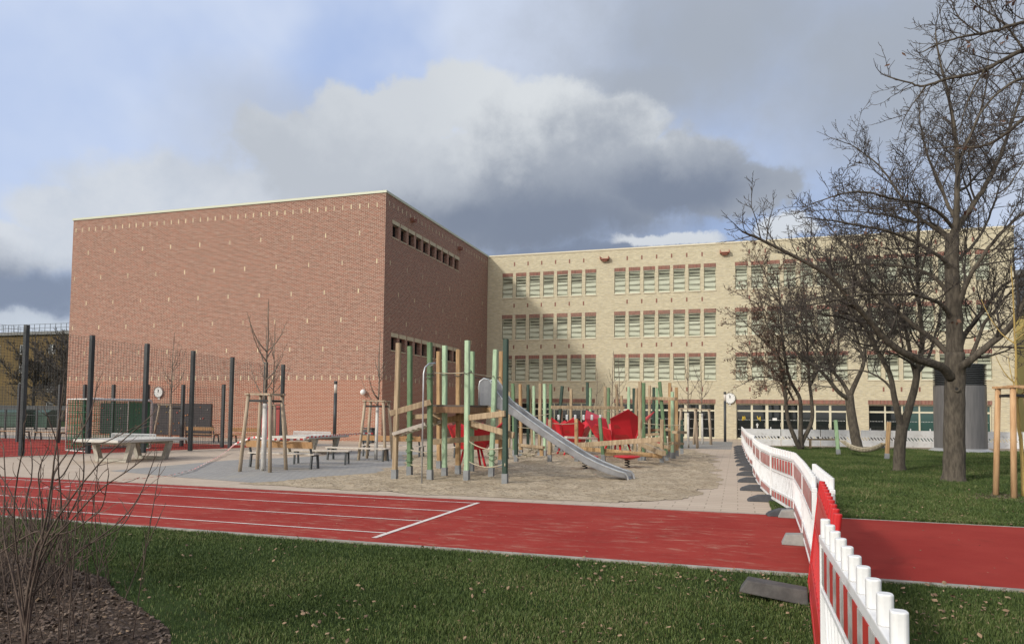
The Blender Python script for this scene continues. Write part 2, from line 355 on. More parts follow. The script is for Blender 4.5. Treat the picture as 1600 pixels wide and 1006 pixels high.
# edging strips and track lines
b = MB()
b.b2((-80, TY0 - 0.09, -0.05), (60, TY0 - 0.004, 0.016)); b.b2((-80, TY1 + 0.002, -0.05), (60, TY1 + 0.058, 0.004))
o = b.build('kerb', 'kerb'); o['kind'] = 'structure'
b = MB()
for k in range(4):
    y = 9.42 + k * 1.235; b.quad((-80, y - 0.025, 0.006), (-4.85, y - 0.025, 0.006), (-4.85, y + 0.025, 0.006), (-80, y + 0.025, 0.006))
b.quad((-4.85, 9.0, 0.006), (-4.77, 9.0, 0.006), (-4.77, 13.2, 0.006), (-4.85, 13.2, 0.006))
o = b.build('track_lines', 'line'); o['kind'] = 'structure'

# sand pit: a slightly humped grid clipped to the pit outline
def sandpit():
    poly = [(-11.2, 14.45), (-7.8, 14.15), (-2.2, 14.25), (-1.1, 15.2), (-0.55, 18.5), (-0.75, 26), (-1.0, 32.3), (-2.2, 37.6), (-5.0, 40), (-10, 38.5), (-13.3, 33), (-12.6, 26), (-10.6, 22), (-9.9, 18.5), (-10.6, 16.5)]
    def inside(x, y):
        c = False; n = len(poly)
        for i in range(n):
            (x1, y1), (x2, y2) = poly[i], poly[(i + 1) % n]
            if (y1 > y) != (y2 > y) and x < (x2 - x1) * (y - y1) / (y2 - y1) + x1: c = not c
        return c
    def edge(x, y):
        best = 9
        for i in range(len(poly)):
            a, c = Vector(poly[i]), Vector(poly[(i + 1) % len(poly)]); p = Vector((x, y)); d = c - a
            t = max(0, min(1, (p - a).dot(d) / d.dot(d))); best = min(best, (p - a - d * t).length)
        return best
    from mathutils import noise
    st = 0.09; b = MB(); idx = {}
    nx, ny = int(13.5 / st), int(27 / st)
    def vid(i, j):
        if (i, j) in idx: return idx[(i, j)]
        x, y = -13.6 + i * st, 14.0 + j * st
        e = min(1, edge(x, y) / 0.5) if inside(x, y) else 0
        h = 0.5 + 0.5 * noise.noise(Vector((x * 0.9, y * 0.9, 3))); f = noise.noise(Vector((x * 3.3, y * 3.3, 1))) + 0.6 * noise.noise(Vector((x * 7.7, y * 7.7, 5)))
        b.v.append((x, y, 0.002 + e * (0.004 + 0.045 * h + 0.036 * f))); idx[(i, j)] = len(b.v) - 1; return idx[(i, j)]
    for i in range(nx):
        for j in range(ny):
            x, y = -13.6 + (i + .5) * st, 14.0 + (j + .5) * st
            if inside(x + 0.15 * noise.noise(Vector((x, y, 0))) * 3, y + 0.3 * noise.noise(Vector((x, y, 8)))):
                b.f.append((vid(i, j), vid(i + 1, j), vid(i + 1, j + 1), vid(i, j + 1))); b.mi.append(0)
    o = b.build('sand', 'sand', smooth=True); o['kind'] = 'structure'
sandpit()

# ---------------------------------------------------------------- buildings
ZR = 14.65
def wall_cells(mb, to3, u0, u1, z0, z1, holes, reveal, n, mi=0, mr=0):
    """wall in (u,z) with rectangular holes; to3(u,z,depth) places a point, depth goes into the wall"""
    us = sorted({u0, u1, *[h[0] for h in holes], *[h[1] for h in holes]}); zs = sorted({z0, z1, *[h[2] for h in holes], *[h[3] for h in holes]})
    for a, c in zip(us, us[1:]):
        run = None
        for d, e in zip(zs, zs[1:]):
            cu, cz = (a + c) / 2, (d + e) / 2
            solid = not any(h[0] < cu < h[1] and h[2] < cz < h[3] for h in holes)
            if solid: run = [run[0], e] if run else [d, e]
            if (not solid or e == z1) and run:
                mb.quad(to3(a, run[0], 0), to3(c, run[0], 0), to3(c, run[1], 0), to3(a, run[1], 0), mi); run = None
    for (a, c, d, e) in holes:
        r = reveal
        mb.quad(to3(a, d, 0), to3(a, d, r), to3(a, e, r), to3(a, e, 0), mr); mb.quad(to3(c, d, 0), to3(c, e, 0), to3(c, e, r), to3(c, d, r), mr)
        mb.quad(to3(a, e, 0), to3(a, e, r), to3(c, e, r), to3(c, e, 0), mr); mb.quad(to3(a, d, 0), to3(c, d, 0), to3(c, d, r), to3(a, d, r), mr)

def red_hall():
    x0, x1, y0, y1 = -43.6, -19.7, 37.5, 57.0
    root = thing('sports_hall', (x0, y0, 0), 'windowless red brick sports hall with rows of pale accent bricks', 'building')
    b = MB()
    b.quad((x0, y0, 0), (x1, y0, 0), (x1, y0, ZR), (x0, y0, ZR))
    b.quad((x1, y1, 0), (x0, y1, 0), (x0, y1, ZR), (x1, y1, ZR)); b.quad((x0, y1, 0), (x0, y0, 0), (x0, y0, ZR), (x0, y1, ZR))
    wins = []
    for k in range(10):
        ya = 38.42 + k * 1.10; wins.append((ya, ya + 0.80, 12.22, 13.02)); wins.append((ya + 0.08, ya + 0.88, 5.42, 6.22))
    wall_cells(b, lambda u, z, d: (x1 - d, u, z), y0, y1, 0, ZR, wins, 0.28, None)
    # pale header bricks standing proud by 5 mm
    def fmark(x, z, h=0.27): b.b2((x - 0.035, y0 - 0.006, z - h / 2), (x + 0.035, y0 + 0.02, z + h / 2), 1)
    def smark(y, z, h=0.27): b.b2((x1 - 0.02, y - 0.035, z - h / 2), (x1 + 0.006, y + 0.035, z + h / 2), 1)
    x = -20.27
    while x > x0 + 0.2:
        fmark(x, 13.95); fmark(x, 3.73); x -= 0.577
    for r, z in enumerate((12.33, 10.60, 8.87, 7.19, 5.46)):
        x = -21.4 if r % 2 == 0 else -20.22
        while x > x0 + 0.2: fmark(x, z); x -= 2.31
    y = 37.95
    while y < 55.4:
        smark(y, 14.12)
        smark(y, 3.73); y += 0.577
    for r, z in enumerate((10.60, 8.87, 7.19, 5.46)):
        y = (38.2, 39.35)[r % 2]
        while y < 55.4:
            if not (z < 6.4 and y < 49.9): smark(y, z)
            y += 2.31
    b.build('wall', ['redbrick', 'accent'], root, world=True)
    b = MB(); b.quad((x0, y0, ZR - 0.02), (x1, y0, ZR - 0.02), (x1, y1, ZR - 0.02), (x0, y1, ZR - 0.02)); b.build('roof', 'roof', root, world=True)
    b = MB(); t = 0.12
    b.b2((x0 - 0.05, y0 - 0.06, ZR - 0.02), (x1 + 0.06, y0 + 0.3, ZR + t)); b.b2((x1 - 0.3, y0 + 0.301, ZR - 0.02), (x1 + 0.06, 55.55, ZR + t)); b.b2((x0 - 0.05, y0 + 0.301, ZR - 0.02), (x0 + 0.3, y1, ZR + t))
    b.build('coping', 'coping', root, world=True)
    for (ya, yb, za, zb) in wins:
        w = MB(); X = x1 - 0.25
        w.b2((X - 0.04, ya, za), (X, ya + 0.06, zb)); w.b2((X - 0.04, yb - 0.06, za), (X, yb, zb)); w.b2((X - 0.04, ya + 0.06, za), (X, yb - 0.06, za + 0.06)); w.b2((X - 0.04, ya + 0.06, zb - 0.06), (X, yb - 0.06, zb))
        w.b2((X - 0.04, (ya + yb) / 2 - 0.02, za + 0.06), (X, (ya + yb) / 2 + 0.02, zb - 0.06))
        f = w.build('window', 'dark', root, world=True)
        p = MB(); p.quad((X - 0.03, ya, za), (X - 0.03, yb, za), (X - 0.03, yb, zb), (X - 0.03, ya, zb)); p.build('pane', 'glass', f, world=True)
        l = MB(); l.b2((x1 - 0.1, ya - 0.05, zb), (x1 + 0.02, yb + 0.10, zb + 0.24)); l.build('lintel', 'lintel', f, world=True)
        l = MB(); l.b2((x1 - 0.25, ya - 0.03, za - 0.06), (x1 + 0.03, yb + 0.03, za)); l.build('sill', 'lintel', f, world=True)
    for y in (41.0, 49.1):
        s = MB(); s.b2((x1, y - 0.22, 13.80), (x1 + 0.28, y + 0.22, 13.86)); s.b2((x1, y - 0.22, 13.86), (x1 + 0.28, y - 0.17, 14.0)); s.b2((x1, y + 0.17, 13.86), (x1 + 0.28, y + 0.22, 14.0))
        s.build('roof_spout', 'redaccent', root, world=True)
    # red double door low in the long wall and round globe lamp by the corner
    d = MB(); d.b2((-27.9, y0 - 0.05, 0.02), (-26.6, y0 + 0.05, 2.15)); d.b2((-27.27, y0 - 0.06, 0.02), (-27.23, y0 - 0.05, 2.1), 1); dd = d.build('door', [mat('dark red door', (0.30, 0.045, 0.04), rough=0.5), 'dark'], root, world=True)
    h = MB(); h.tube([(-27.15, y0 - 0.09, 0.95), (-27.15, y0 - 0.09, 1.3)], 0.015); h.build('handle', 'sill', dd, world=True)
    s = MB(); s.lathe((-20.83, y0 - 0.22, 2.86), [(0.02, -0.16), (0.1, -0.13), (0.155, -0.05), (0.16, 0.03), (0.12, 0.12), (0.05, 0.16), (0.01, 0.165)], 16); s.tube([(-20.83, y0, 3.04), (-20.83, y0 - 0.22, 3.04), (-20.83, y0 - 0.22, 3.0)], 0.02); s.build('globe_lamp', 'white', root, smooth=True, world=True)

GROUPS = [(-18.38, -10.60), (-9.15, -1.50), (-0.10, 7.52), (8.78, 16.38)]
ROWS = [(11.15, 12.90), (7.72, 9.46), (4.37, 6.13)]
def blind_mesh(seed):
    r = random.Random(seed); b = MB(); w, h = 0.80, 1.72; n = 22; sh = h / n; cut = int(n * r.uniform(0.62, 0.70))
    wav = r.uniform(0, 6)
    for k in range(n):
        z = k * sh + sh / 2
        if k < cut: a = R(14 + 40 * max(0, math.sin(wav + k * 1.25)) + r.uniform(-4, 4))     # lower slats nearly shut, in waves
        else: a = R(56 + 20 * math.sin(k * 1.9 + wav))                                       # upper slats turned open
        dy, dz = math.sin(a) * sh * 0.55, math.cos(a) * sh * 0.55
        sag = 0.012 * math.sin(k * 0.8 + wav)
        b.add([(-w / 2, dy, z - dz + sag), (w / 2, dy, z - dz - sag), (w / 2, 0, z), (-w / 2, 0, z)], [(0, 1, 2, 3)])
        b.add([(-w / 2, 0, z), (w / 2, 0, z), (w / 2, -dy * .8, z + dz), (-w / 2, -dy * .8, z + dz)], [(0, 1, 2, 3)])
    b.b2((-w / 2, -0.02, 0.0), (w / 2, 0.02, 0.03)); b.b2((-w / 2, -0.04, h - 0.02), (w / 2, 0.04, h + 0.03))
    return b
def school():
    x0, x1, y0, y1 = -19.69, 17.8, 55.6, 69.0
    root = thing('school_building', (x0, y0, 0), 'four storey pale yellow brick school with rows of windows behind blinds', 'building')
    b = MB(); holes = []; bays = []
    ww = 0.86
    for (ga, gb) in GROUPS:
        pitch = (gb - ga - ww) / 6
        for (za, zb) in ROWS:
            for k in range(7):
                xa = ga + k * pitch; holes.append((xa, xa + ww, za, zb)); bays.append((xa, za))
                b.b2((xa - 0.02, y0 - 0.008, zb), (xa + ww + 0.02, y0 + 0.1, zb + 0.29), 1)
        for z in (13.92, 10.5, 7.11, 3.69):
            for k in range(6):
                x = ga + ww + k * pitch + (pitch - ww) / 2; b.b2((x - 0.055, y0 - 0.01, z - 0.16), (x + 0.055, y0 + 0.05, z + 0.16), 2)
        holes.append((ga + 0.03, gb - 0.08, 0.02, 2.64)); b.b2((ga, y0 - 0.008, 2.64), (gb - 0.04, y0 + 0.1, 2.93), 1)
    wall_cells(b, lambda u, z, d: (u, y0 + d, z), x0, x1, 0, ZR, holes, 0.30, None)
    b.quad((x1, y0, 0), (x1, y1, 0), (x1, y1, ZR), (x1, y0, ZR)); b.quad((x1, y1, 0), (x0, y1, 0), (x0, y1, ZR), (x1, y1, ZR))
    for x in (-10.35, -9.4, -1.28, -0.32, 7.75, 8.55): b.b2((x - 0.012, y0 - 0.004, 0), (x + 0.012, y0 + 0.01, ZR - 0.03), 3)   # movement joints
    b.build('wall', ['beigebrick', 'soldier', 'redaccent', 'lintel'], root, world=True)
    b = MB(); b.quad((x0, y0, ZR - 0.02), (x1, y0, ZR - 0.02), (x1, y1, ZR - 0.02), (x0, y1, ZR - 0.02)); b.build('roof', 'roof', root, world=True)
    b = MB(); b.b2((x0 + 0.07, y0 - 0.05, ZR - 0.03), (x1 + 0.05, y0 + 0.3, ZR + 0.08)); b.b2((x1 - 0.3, y0 + 0.301, ZR - 0.03), (x1 + 0.05, y1, ZR + 0.08)); b.build('coping', 'sill', root, world=True)
    for x in (-9.9, -0.85, 8.15):
        s = MB(); s.b2((x - 0.35, y0 - 0.42, 13.86), (x + 0.35, y0, 13.92)); s.b2((x - 0.35, y0 - 0.42, 13.92), (x - 0.29, y0, 14.08)); s.b2((x + 0.29, y0 - 0.42, 13.92), (x + 0.35, y0, 14.08)); s.b2((x - 0.2, y0 - 0.3, 13.74), (x + 0.2, y0, 13.859))
        s.build('roof_spout', mat('red clay spout', (0.34, 0.13, 0.09), rough=0.7), root, world=True)
    # one window with pane, blind and sill, then copies that share three kinds of blind
    fm = MB(); t = 0.05; hh = 1.75
    fm.b2((0, 0, 0), (t, 0.06, hh)); fm.b2((ww - t, 0, 0), (ww, 0.06, hh)); fm.b2((t, 0, 0), (ww - t, 0.06, t)); fm.b2((t, 0, hh - t), (ww - t, 0.06, hh))
    f0 = fm.build('window', 'frame', root); pm = MB(); pm.quad((0.02, 0.04, 0.02), (ww - .02, 0.04, 0.02), (ww - .02, 0.04, hh - .02), (0.02, 0.04, hh - .02)); p0 = pm.build('pane', 'glass', f0)
    sm = MB(); sm.b2((-0.03, -0.30, -0.07), (ww + 0.03, -0.001, 0.0)); s0 = sm.build('sill', 'sill', f0)
    bl = [blind_mesh(k).build('blind', 'blind', f0) for k in range(9)]
    for q in bl: q.location = (ww / 2, -0.17, 0.0)
    bmesh_ = [q.data for q in bl]
    for q in bl[1:]: bpy.data.objects.remove(q)
    bl0 = bl[0]; r = random.Random(3)
    for i, (xa, za) in enumerate(bays):
        if i == 0: f, q = f0, bl0
        else:
            f = f0.copy(); COL.objects.link(f); f.parent = root
            for c in (p0, s0):
                d = c.copy(); COL.objects.link(d); d.parent = f
            q = bl0.copy(); COL.objects.link(q); q.parent = f
        q.data = r.choice(bmesh_)
        f.location = (xa - x0, 0.24, za)
    # glazed ground floor
    for gi, (ga, gb) in enumerate(GROUPS):
        a, c = ga + 0.03, gb - 0.08; n = 7; bw = (c - a) / n; Y = y0 + 0.2
        for k in range(n):
            if gi == 3 and k > 5: pass
            xa, xb = a + k * bw, a + (k + 1) * bw; door = gi in (1, 2) and k in (1, 2, 4, 5)
            f = MB(); e = 0.05 if not door else 0.10
            f.b2((xa, Y, 0.02), (xa + e, Y + 0.08, 2.64)); f.b2((xb - e, Y, 0.02), (xb, Y + 0.08, 2.64))
            f.b2((xa + e, Y, 2.04), (xb - e, Y + 0.08, 2.16)); f.b2((xa + e, Y, 2.54), (xb - e, Y + 0.08, 2.64)); f.b2((xa + e, Y, 0.02), (xb - e, Y + 0.08, 0.12))
            fo = f.build('door' if door else 'window', 'frame', root, world=True)
            gm = 'glass_green_refl' if (gi == 3 and k > 1) else 'glass'
            p = MB(); p.quad((xa, Y + .05, 0.02), (xb, Y + .05, 0.02), (xb, Y + .05, 2.62), (xa, Y + .05, 2.62))
            for zz in (0.75, 1.45):                                      # rows of white safety dots
                nd = 9
                for j in range(nd):
                    xx = xa + 0.16 + (bw - 0.32) * j / (nd - 1); p.b2((xx - 0.018, Y + .04, zz - .018), (xx + .018, Y + .049, zz + .018), 1)
            p.build('pane', [gm, 'white'], fo, world=True)
            if gi == 2 and k in (0, 1, 2):                               # paper decorations stuck inside the doors
                s = MB(); xc = (xa + xb) / 2
                def stroke(pts, w=0.05, mi=0):
                    for q, q2 in zip(pts, pts[1:]): s.beam((xc + q[0], Y + .035, q[1]), (xc + q2[0], Y + .035, q2[1]), w, 0.004, mi, up=(0, 1, 0))
                if k == 0: stroke([(-.10, 1.40), (-.08, 1.72), (-.02, 1.58)]); stroke([(.0, 1.42), (.04, 1.74), (.10, 1.50)]); stroke([(-.09, 1.52), (.08, 1.60)])
                if k == 1: stroke([(-.14, 1.72), (-.06, 1.46), (0, 1.62), (.08, 1.36)]); stroke([(.06, 1.70), (.08, 1.36)]); stroke([(-.22, 1.06), (-.14, 1.20), (-.06, 1.06), (-.22, 1.06)], 0.04, 1); stroke([(-.14, 0.86), (-.14, 1.04)], .06, 1)
                if k == 2: s.b2((xc - .15, Y + .03, 1.42), (xc + .15, Y + .039, 1.60), 1)
                s.build('paper_decoration', [M.setdefault('yellow_paper', mat('yellow paper', (0.65, 0.45, 0.05))), 'white'], fo, world=True)
            if door:
                h = MB(); h.tube([(xb - 0.13, Y - 0.05, 0.95), (xb - 0.13, Y - 0.05, 1.25)], 0.015); h.build('handle', 'sill', fo, world=True)
red_hall(); school()

# ---------------------------------------------------------------- more materials
M['post_black'] = mat('anthracite steel', (0.035, 0.042, 0.045), (0.05, 0.055, 0.06), rough=0.5)
M['wire'] = mat('dark wire', (0.04, 0.045, 0.045), rough=0.6)
M['galv'] = mat('galvanised tube', (0.55, 0.57, 0.58), (0.42, 0.44, 0.46), rough=0.4, metal=0.6, scale=6)
M['steel'] = mat('brushed stainless steel', (0.36, 0.365, 0.38), (0.28, 0.285, 0.30), rough=0.38, metal=0.75, scale=4)
M['concrete'] = mat('cast concrete', (0.44, 0.41, 0.35), (0.34, 0.32, 0.27), rough=0.85, scale=5)
M['concrete_top'] = mat('smooth pale concrete', (0.56, 0.54, 0.49), (0.48, 0.46, 0.42), rough=0.6, scale=3)
def wood(name, a, b, rough=0.8): return mat(name, a, b, rough=rough, scale=2.2, detail=8, stretch=(7, 7, 0.8), bump=0.25, bscale=9)
M['wood_stake'] = wood('weathered pale stake', (0.46, 0.37, 0.27), (0.33, 0.26, 0.185))
M['wood_orange'] = wood('fresh orange stake', (0.58, 0.37, 0.20), (0.45, 0.26, 0.13))
M['wood_raw'] = wood('weathered robinia wood', (0.43, 0.33, 0.21), (0.27, 0.195, 0.12))
M['wood_warm'] = wood('warm honey wood', (0.46, 0.30, 0.15), (0.30, 0.185, 0.09))
M['plank'] = wood('bench plank', (0.46, 0.27, 0.13), (0.36, 0.20, 0.09))
M['plank_grey'] = wood('pale greyed seat plank', (0.60, 0.54, 0.46), (0.48, 0.43, 0.37))
def paint(name, c): return mat(name, c, tuple(x * 0.72 for x in c), rough=0.6, scale=3, detail=6, stretch=(3, 3, 0.8), bump=0.15)
M['green_mid'] = paint('mid green glaze', (0.125, 0.215, 0.105))
M['green_pale'] = paint('pale mint glaze', (0.42, 0.58, 0.38))
M['green_soft'] = paint('soft green glaze', (0.30, 0.45, 0.26))
M['green_dark'] = paint('dark bottle green glaze', (0.025, 0.06, 0.042))
M['shoe'] = mat('grey post shoe', (0.24, 0.25, 0.26), (0.18, 0.19, 0.2), rough=0.6)
M['rope'] = mat('pale rope', (0.50, 0.44, 0.32), (0.36, 0.31, 0.22), rough=0.95, scale=30)
M['rope_dark'] = mat('dark rope', (0.10, 0.10, 0.085), rough=0.95)
M['red_hpl'] = mat('bright red panel', (0.60, 0.022, 0.035), (0.52, 0.018, 0.03), rough=0.35, scale=1.5)
M['red_dark'] = mat('dark red panel stripe', (0.40, 0.03, 0.03), rough=0.5)
M['black'] = mat('black rubber', (0.015, 0.015, 0.016), rough=0.6)
M['recycled'] = mat('grey recycled plastic', (0.045, 0.047, 0.055), (0.065, 0.068, 0.075), rough=0.75, scale=6, bump=0.3)
M['foot_pale'] = mat('pale grey foot block', (0.30, 0.30, 0.28), (0.22, 0.22, 0.21), rough=0.85, scale=6, bump=0.3)
M['block_dark'] = mat('dark weathered foot block', (0.10, 0.095, 0.09), (0.065, 0.062, 0.06), rough=0.9, scale=6, bump=0.4)
M['bplastic'] = mat('white barrier plastic', (0.78, 0.78, 0.78), (0.50, 0.48, 0.45), rough=0.4, scale=5, detail=9, lo=0.48, hi=0.82)
M['bred'] = mat('red barrier plastic', (0.55, 0.018, 0.02), (0.36, 0.03, 0.03), rough=0.4, scale=4, detail=8, lo=.45, hi=.8)
M['foil_red'] = mat('red reflective foil', (0.50, 0.035, 0.03), (0.42, 0.03, 0.025), rough=0.45, scale=5)
M['foil_white'] = mat('white reflective foil', (0.52, 0.50, 0.48), (0.30, 0.28, 0.26), rough=0.45, scale=5)
M['bark'] = mat('grey brown bark', (0.125, 0.105, 0.080), (0.065, 0.054, 0.042), rough=0.95, scale=6, detail=8, stretch=(2.5, 2.5, 0.7), bump=0.9, bscale=14)
M['twig'] = mat('dark twig bark', (0.080, 0.066, 0.055), (0.052, 0.044, 0.038), rough=0.9, scale=3)
M['twig_brown'] = mat('reddish twig bark', (0.135, 0.095, 0.073), (0.085, 0.062, 0.05), rough=0.9, scale=3)
M['twig_grey'] = mat('pale young bark', (0.22, 0.18, 0.14), (0.12, 0.095, 0.075), rough=0.85, scale=4)
M['whitewash'] = mat('white trunk paint', (0.68, 0.66, 0.62), (0.55, 0.53, 0.50), rough=0.9, scale=5)
M['leaf'] = mat('dry brown leaf', (0.17, 0.085, 0.05), (0.10, 0.052, 0.032), rough=0.8, scale=2)
M['litter'] = mat('fallen leaf', (0.34, 0.23, 0.14), (0.12, 0.075, 0.045), rough=0.85, scale=6, detail=2)
M['bark_chip'] = mat('bark chips', (0.085, 0.058, 0.045), (0.17, 0.125, 0.095), rough=0.95, scale=4, detail=2)
M['lampglass'] = mat('frosted lamp glass', (0.55, 0.50, 0.44), rough=0.3)

# ---------------------------------------------------------------- ball court fence
def court_fence():
    P = [((33, 712), (39, 508)), ((137, 708), (141, 524)), ((224, 707), (226, 537)), ((297, 704), (299, 548)), ((359, 700), (361, 558)), ((412, 698), (415, 566))]
    base = [G(*a) for a, t in P]; top = [AY(*t, q.y).z for (a, t), q in zip(P, base)]
    d = base[0] - base[2]
    base.insert(0, Vector((-25.35, 16.9, 0))); top.insert(0, 4.85)
    base.append(Vector((-21.3, 30.2, 0))); top.append(4.0)
    root = thing('ball_court_fence', base[0], 'tall dark wire mesh fence with black posts along front of red ball court', 'fence')
    for q, t in zip(base, top):
        b = MB(); b.b2((q.x - 0.07, q.y - 0.07, 0), (q.x + 0.07, q.y + 0.07, t)); b.build('post', 'post_black', root, world=True)
    for i in range(len(base) - 1):
        a, c = base[i], base[i + 1]; ta, tc_ = top[i] - 0.1, top[i + 1] - 0.1; L = (c - a).length; b = MB()
        n = int(L / 0.10); w = 0.0034
        for k in range(n + 1):
            f = k / n; p = a.lerp(c, f); h = ta + (tc_ - ta) * f
            b.beam((p.x, p.y, 0.06), (p.x, p.y, h), w * 2, w * 2)
        rows = int(min(ta, tc_) / 0.10)
        for k in range(rows + 1):
            f = k / rows; b.beam((a.x, a.y, 0.06 + (ta - 0.06) * f), (c.x, c.y, 0.06 + (tc_ - 0.06) * f), w * 2, w * 2)
        b.build('mesh_panel', 'wire', root, world=True)
    # lower fence on the far side of the court
    pts = [(-22.83, 27.84), (-25.2, 27.9), (-27.2, 27.8), (-29.2, 27.7), (-30.9, 27.6), (-32.4, 27.5), (-35, 27.4), (-38, 27.3)]
    r2 = thing('ball_court_fence', (pts[0][0], pts[0][1] + 0.4, 0), 'lower dark mesh fence with short black posts behind the goal', 'fence')
    for (x, y) in pts: b = MB(); b.b2((x - 0.06, y - 0.06, 0), (x + 0.06, y + 0.06, 2.93)); b.build('post', 'post_black', r2, world=True)
    for (x, y), (x2, y2) in zip(pts, pts[1:]):
        b = MB(); n = int(abs(x2 - x) / 0.12)
        for k in range(n + 1): f = k / n; b.beam((x + (x2 - x) * f, y + (y2 - y) * f, 0.06), (x + (x2 - x) * f, y + (y2 - y) * f, 2.85), 0.007, 0.007)
        for k in range(24): z = 0.06 + k * 0.12; b.beam((x, y, z), (x2, y2, z), 0.007, 0.007)
        b.build('mesh_panel', 'wire', r2, world=True)
court_fence()

def goal():
    a, c = Vector((-24.85, 22.45, 0)), Vector((-24.9, 25.7, 0))
    a2, c2 = Vector((-26.6, 22.95, 0)), Vector((-26.4, 25.9, 0)); h = 2.12
    root = thing('football_goal', a, 'white tubular football goal with green net inside the ball court', 'goal')
    b = MB(); u = Vector((0, 0, 1))
    b.tube([a, a + u * (h - .1), a + u * h + (c - a) * 0.03, c + u * h - (c - a) * 0.03, c + u * (h - .1), c], 0.05, 8); b.build('goal_frame', 'white', root, smooth=True, world=True)
    b = MB()
    for p, q in ((a, a2), (c, c2)): b.tube([p + u * h, q + u * h, q], 0.03, 6); b.tube([p, q], 0.03, 6)
    b.tube([a2 + u * 0.03, c2 + u * 0.03], 0.03); b.tube([a2 + u * h, c2 + u * h], 0.02); b.build('net_frame', 'white', root, smooth=True, world=True)
    b = MB(); n = 26
    def net(p, q, p2, q2):
        for k in range(n + 1):
            f = k / n; b.beam(p.lerp(q, f), p2.lerp(q2, f), 0.018, 0.018); b.beam(p.lerp(p2, f), q.lerp(q2, f), 0.018, 0.018)
    net(a2, c2, a2 + u * h, c2 + u * h); net(c, c2, c + u * h, c2 + u * h); net(a + u * h, c + u * h, a2 + u * h, c2 + u * h)
    n = 8; net(a, a2, a + u * h, a2 + u * h)
    b.build('net', mat('green net cord', (0.02, 0.13, 0.06), rough=0.9), root, world=True)
goal()

# ---------------------------------------------------------------- table tennis tables
def tt_table(x0, y0, w, l, label):
    root = thing('table_tennis_table', (x0 + w / 2, y0 + l / 2, 0), label, 'table', 'concrete table tennis tables')
    b = MB(); b.box((0, 0, 0.70), (w, l, 0.09)); b.build('table_top', 'concrete_top', root, bevel=0.012)
    for s in (-1, 1):
        b = MB(); y = s * l * 0.27; t = 0.09
        for sx in (-1, 1):
            b.beam((sx * w * 0.42, y, 0.655), (sx * w * 0.30, y, 0.0), 0.15, 2 * t, up=(0, 1, 0))
        b.box((0, y, 0.05), (w * 0.62, 2 * t - 0.006, 0.10)); b.box((0, y, 0.60), (w * 0.80, 2 * t - 0.01, 0.10))
        b.build('leg_frame', 'concrete', root)
    b = MB()
    b.beam((-w / 2 - 0.02, 0, 0.745), (-w / 2 - 0.02, 0, 0.90), 0.02, 0.02); b.beam((w / 2 + 0.02, 0, 0.745), (w / 2 + 0.02, 0, 0.90), 0.02, 0.02)
    for z in (0.75, 0.775, 0.80, 0.825, 0.85, 0.875): b.beam((-w / 2, 0, z), (w / 2, 0, z), 0.006, 0.010)
    for k in range(30): x = -w / 2 + w * k / 29; b.beam((x, 0, 0.748), (x, 0, 0.895), 0.010, 0.006)
    b.beam((-w / 2 - 0.02, 0, 0.895), (w / 2 + 0.02, 0, 0.895), 0.02, 0.025)
    b.build('net', 'galv', root)
tt_table(-20.62, 18.05, 1.85, 3.05, 'concrete table tennis table with steel net nearest the running track')
p = AY(483, 684, 24.2)
tt_table(p.x - 1.7, 24.2, 1.7, 3.0, 'concrete table tennis table beside the lamp column, behind the benches')

# ---------------------------------------------------------------- benches
def bench(x, y, L, back, label, rz=0.0, seatm='plank_grey', group='park benches'):
    """seat along +x, the backrest on the -y side"""
    root = thing('bench', (x, y, 0), label, 'bench', group, rz)
    b = MB()
    for k in range(3): b.b2((0.0, 0.06 + k * 0.145, 0.42), (L, 0.19 + k * 0.145, 0.455))
    b.build('seat', seatm, root)
    for xx in (0.10, L - 0.10):
        b = MB()
        b.beam((xx, 0.07, 0.0), (xx, 0.12, 0.415), 0.05, 0.07); b.beam((xx, 0.47, 0.0), (xx, 0.42, 0.415), 0.05, 0.07)
        b.beam((xx, 0.10, 0.395), (xx, 0.46, 0.395), 0.045, 0.04)
        if back: b.beam((xx, 0.10, 0.415), (xx, -0.03, 0.86), 0.05, 0.05)
        b.build('leg', 'post_black', root)
    if back:
        b = MB(); b.beam((0, -0.02, 0.72), (L, -0.02, 0.72), 0.035, 0.20, up=(0, -0.25, 1)); b.build('backrest', 'plank', root)
bench(-14.45, 18.72, 2.35, True, 'wooden bench with brown backrest behind the staked tree nearest the track')
bench(-13.95, 20.3, 1.9, False, 'backless bench with pale seat behind the brown-backed bench', rz=0.25)
bench(-14.15, 22.62, 2.4, False, 'pale backless bench beside the staked tree at the corner of the hall')
bench(-14.1, 25.1, 2.6, True, 'brown-backed bench half hidden behind the wooden posts')
bench(-10.3, 25.2, 2.2, True, 'bench seen through the near climbing frame')
bench(-25.5, 31.6, 2.0, True, 'brown-backed bench right of the dark wall board', seatm='plank')
bench(-28.6, 31.8, 2.0, True, 'bench in front of the dark wall board', seatm='plank')
bench(-36.5, 29.4, 2.0, False, 'dark bench beyond the goal', seatm='plank')
bench(-39.4, 29.6, 2.0, False, 'dark bench in front of the parked car', seatm='plank')

